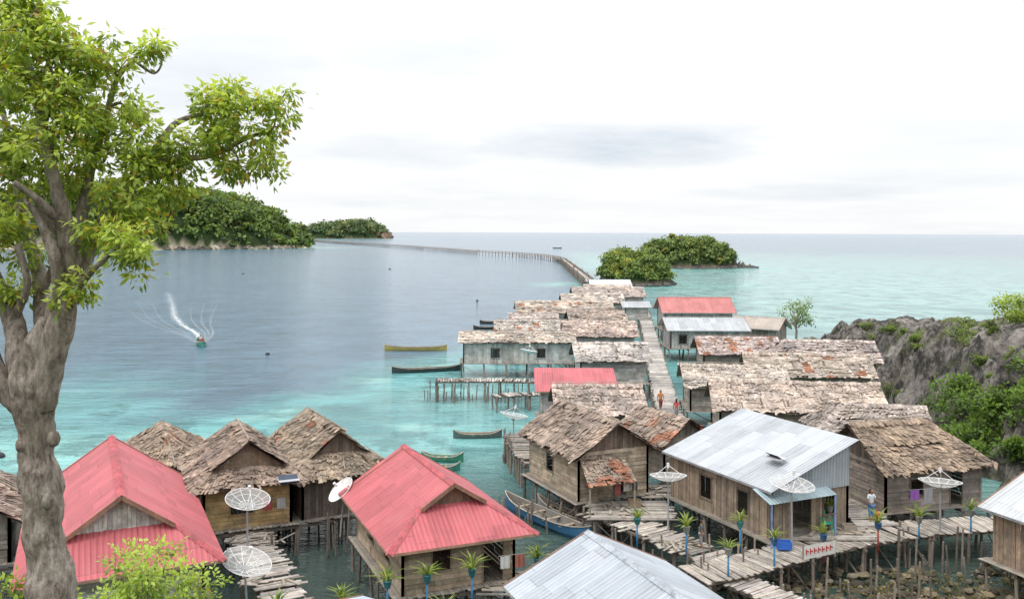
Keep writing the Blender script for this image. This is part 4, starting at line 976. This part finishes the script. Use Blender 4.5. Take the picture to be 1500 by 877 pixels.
limb([TP(110,430,10.8),TP(140,395,10.6),TP(175,365,10.4)],[.06,.035,.015])
limb([TP(100,345,10.7),TP(60,300,10.4),TP(20,270,10.2)],[.07,.045,.03])
limb([TP(62,430,11.4),TP(90,360,11.3),TP(60,310,11.2),TP(75,250,11.1)],[.06,.05,.04,.02])
limb([TP(20,470,11.2),TP(40,420,11.0),TP(25,360,10.9)],[.06,.045,.03])
limb([TP(75,480,10.9),TP(85,400,10.6),TP(60,330,10.5),TP(40,300,10.4)],[.09,.07,.05,.03])
limb([TP(200,95,11.2),TP(225,110,11.2),TP(236,92,11.2),TP(222,75,11.2)],[.02,.016,.012,.008],6,.1,5)
limb([TP(55,210,10.4),TP(75,130,10.4),TP(60,60,10.4),TP(45,0,10.4)],[.05,.04,.025,.012])
for (px,py,r,yy) in ((70,735,.10,10.84),(80,645,.08,10.86),(34,655,.08,10.88),(56,700,.08,10.82)):
    tb.ellip(tuple(TP(px,py,yy)),(r,r*.8,r*1.3),BK,12,9,0,.05)
clumps=[(30,45,10.4,58),(75,85,10.5,50),(128,92,10.8,42),(170,108,11,30),(35,125,10.4,58),(95,150,10.6,50),(20,190,11,58),(75,205,10.4,44),(130,178,11,46),(185,165,11.3,40),(160,222,11,44),(25,250,10.8,46),(98,262,11,26),(200,230,11.3,38),(228,255,11.4,36),(190,290,11,36),(215,315,11.2,32),(165,320,10.9,30),(185,350,10.4,30),(200,385,10.4,20),(150,345,10.6,24),
(330,150,11.5,40),(300,165,11.5,30),(370,155,11.5,36),(408,150,11.6,28),(345,200,11.5,38),(392,200,11.6,32),(300,215,11.5,34),(262,212,11.4,24),(350,245,11.5,30),(402,238,11.6,20),(265,258,11.5,24),(225,75,11.2,12),(110,430,10.6,22),(28,370,11.2,26),(5,340,11.3,36),(15,425,11.2,20),(60,22,10.4,28),(30,5,10.4,26),(-30,100,11,70),(-40,230,11,70),(-40,330,11,60),(255,288,11.4,16),(125,285,11.4,18)]
allp=[];
for P,Rr in limbs[1:]:
    for p,r in zip(P,Rr):
        if p.z>14.6: allp.append((p,r))
subs=[]
for (px,py,yy,r) in clumps:
    c=TP(px,py,yy); rr=r*yy/1300; n=max(6,int(16*(r/50)**1.6))
    near=min(allp,key=lambda a:(a[0]-c).length)
    p0,r0=near; r0=min(r0*.5,.03)
    mid=lerp(p0,c,.5)+V((U(-.08,.08),U(-.08,.08),U(0,.12))); P,Rr=smooth([p0,mid,c],[r0+.006,r0*.7+.004,.008],4); tb.tube(P,Rr,BK,6,0,.1)
    for i in range(n):
        d=V((random.gauss(0,1),random.gauss(0,1.3),random.gauss(0,.8))); d.normalize(); s=c+d*rr*U(.4,1.25); subs.append(tuple(s))
        if i%2==0: tb.tube([lerp(p0,c,U(.6,1)),lerp(c,s,.6)+V((0,0,.04)),s],[.010,.008,.004],BK,4,cap=False)
tb.build('trunk_and_limbs',M_bark,E,True)
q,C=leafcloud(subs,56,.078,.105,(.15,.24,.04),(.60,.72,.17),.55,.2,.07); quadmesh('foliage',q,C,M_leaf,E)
shrub('garden_shrub',(-6.5,16,8.35),1.1,70,80,.10,(.13,.21,.04),(.55,.70,.17),.95,.14,.03,.1,.26)
shrub('garden_shrub',(-5.9,14.5,8.0),.8,32,80,.10,(.11,.18,.04),(.50,.64,.14),.9,.12,.02,.1,.26)
shrub('garden_shrub',(-6.6,12,9.9),.7,36,80,.09,(.08,.14,.03),(.42,.54,.11),1.0,.10,.02,.1,.26)
shrub('garden_shrub',(.7,19,6.9),.5,18,60,.12,(.12,.18,.03),(.48,.60,.13),.9,.12,.02,.1,.26)
shrub('garden_shrub',(3.7,18,7.2),.5,14,50,.12,(.12,.18,.03),(.48,.60,.13),.9,.12,.02,.1,.26)
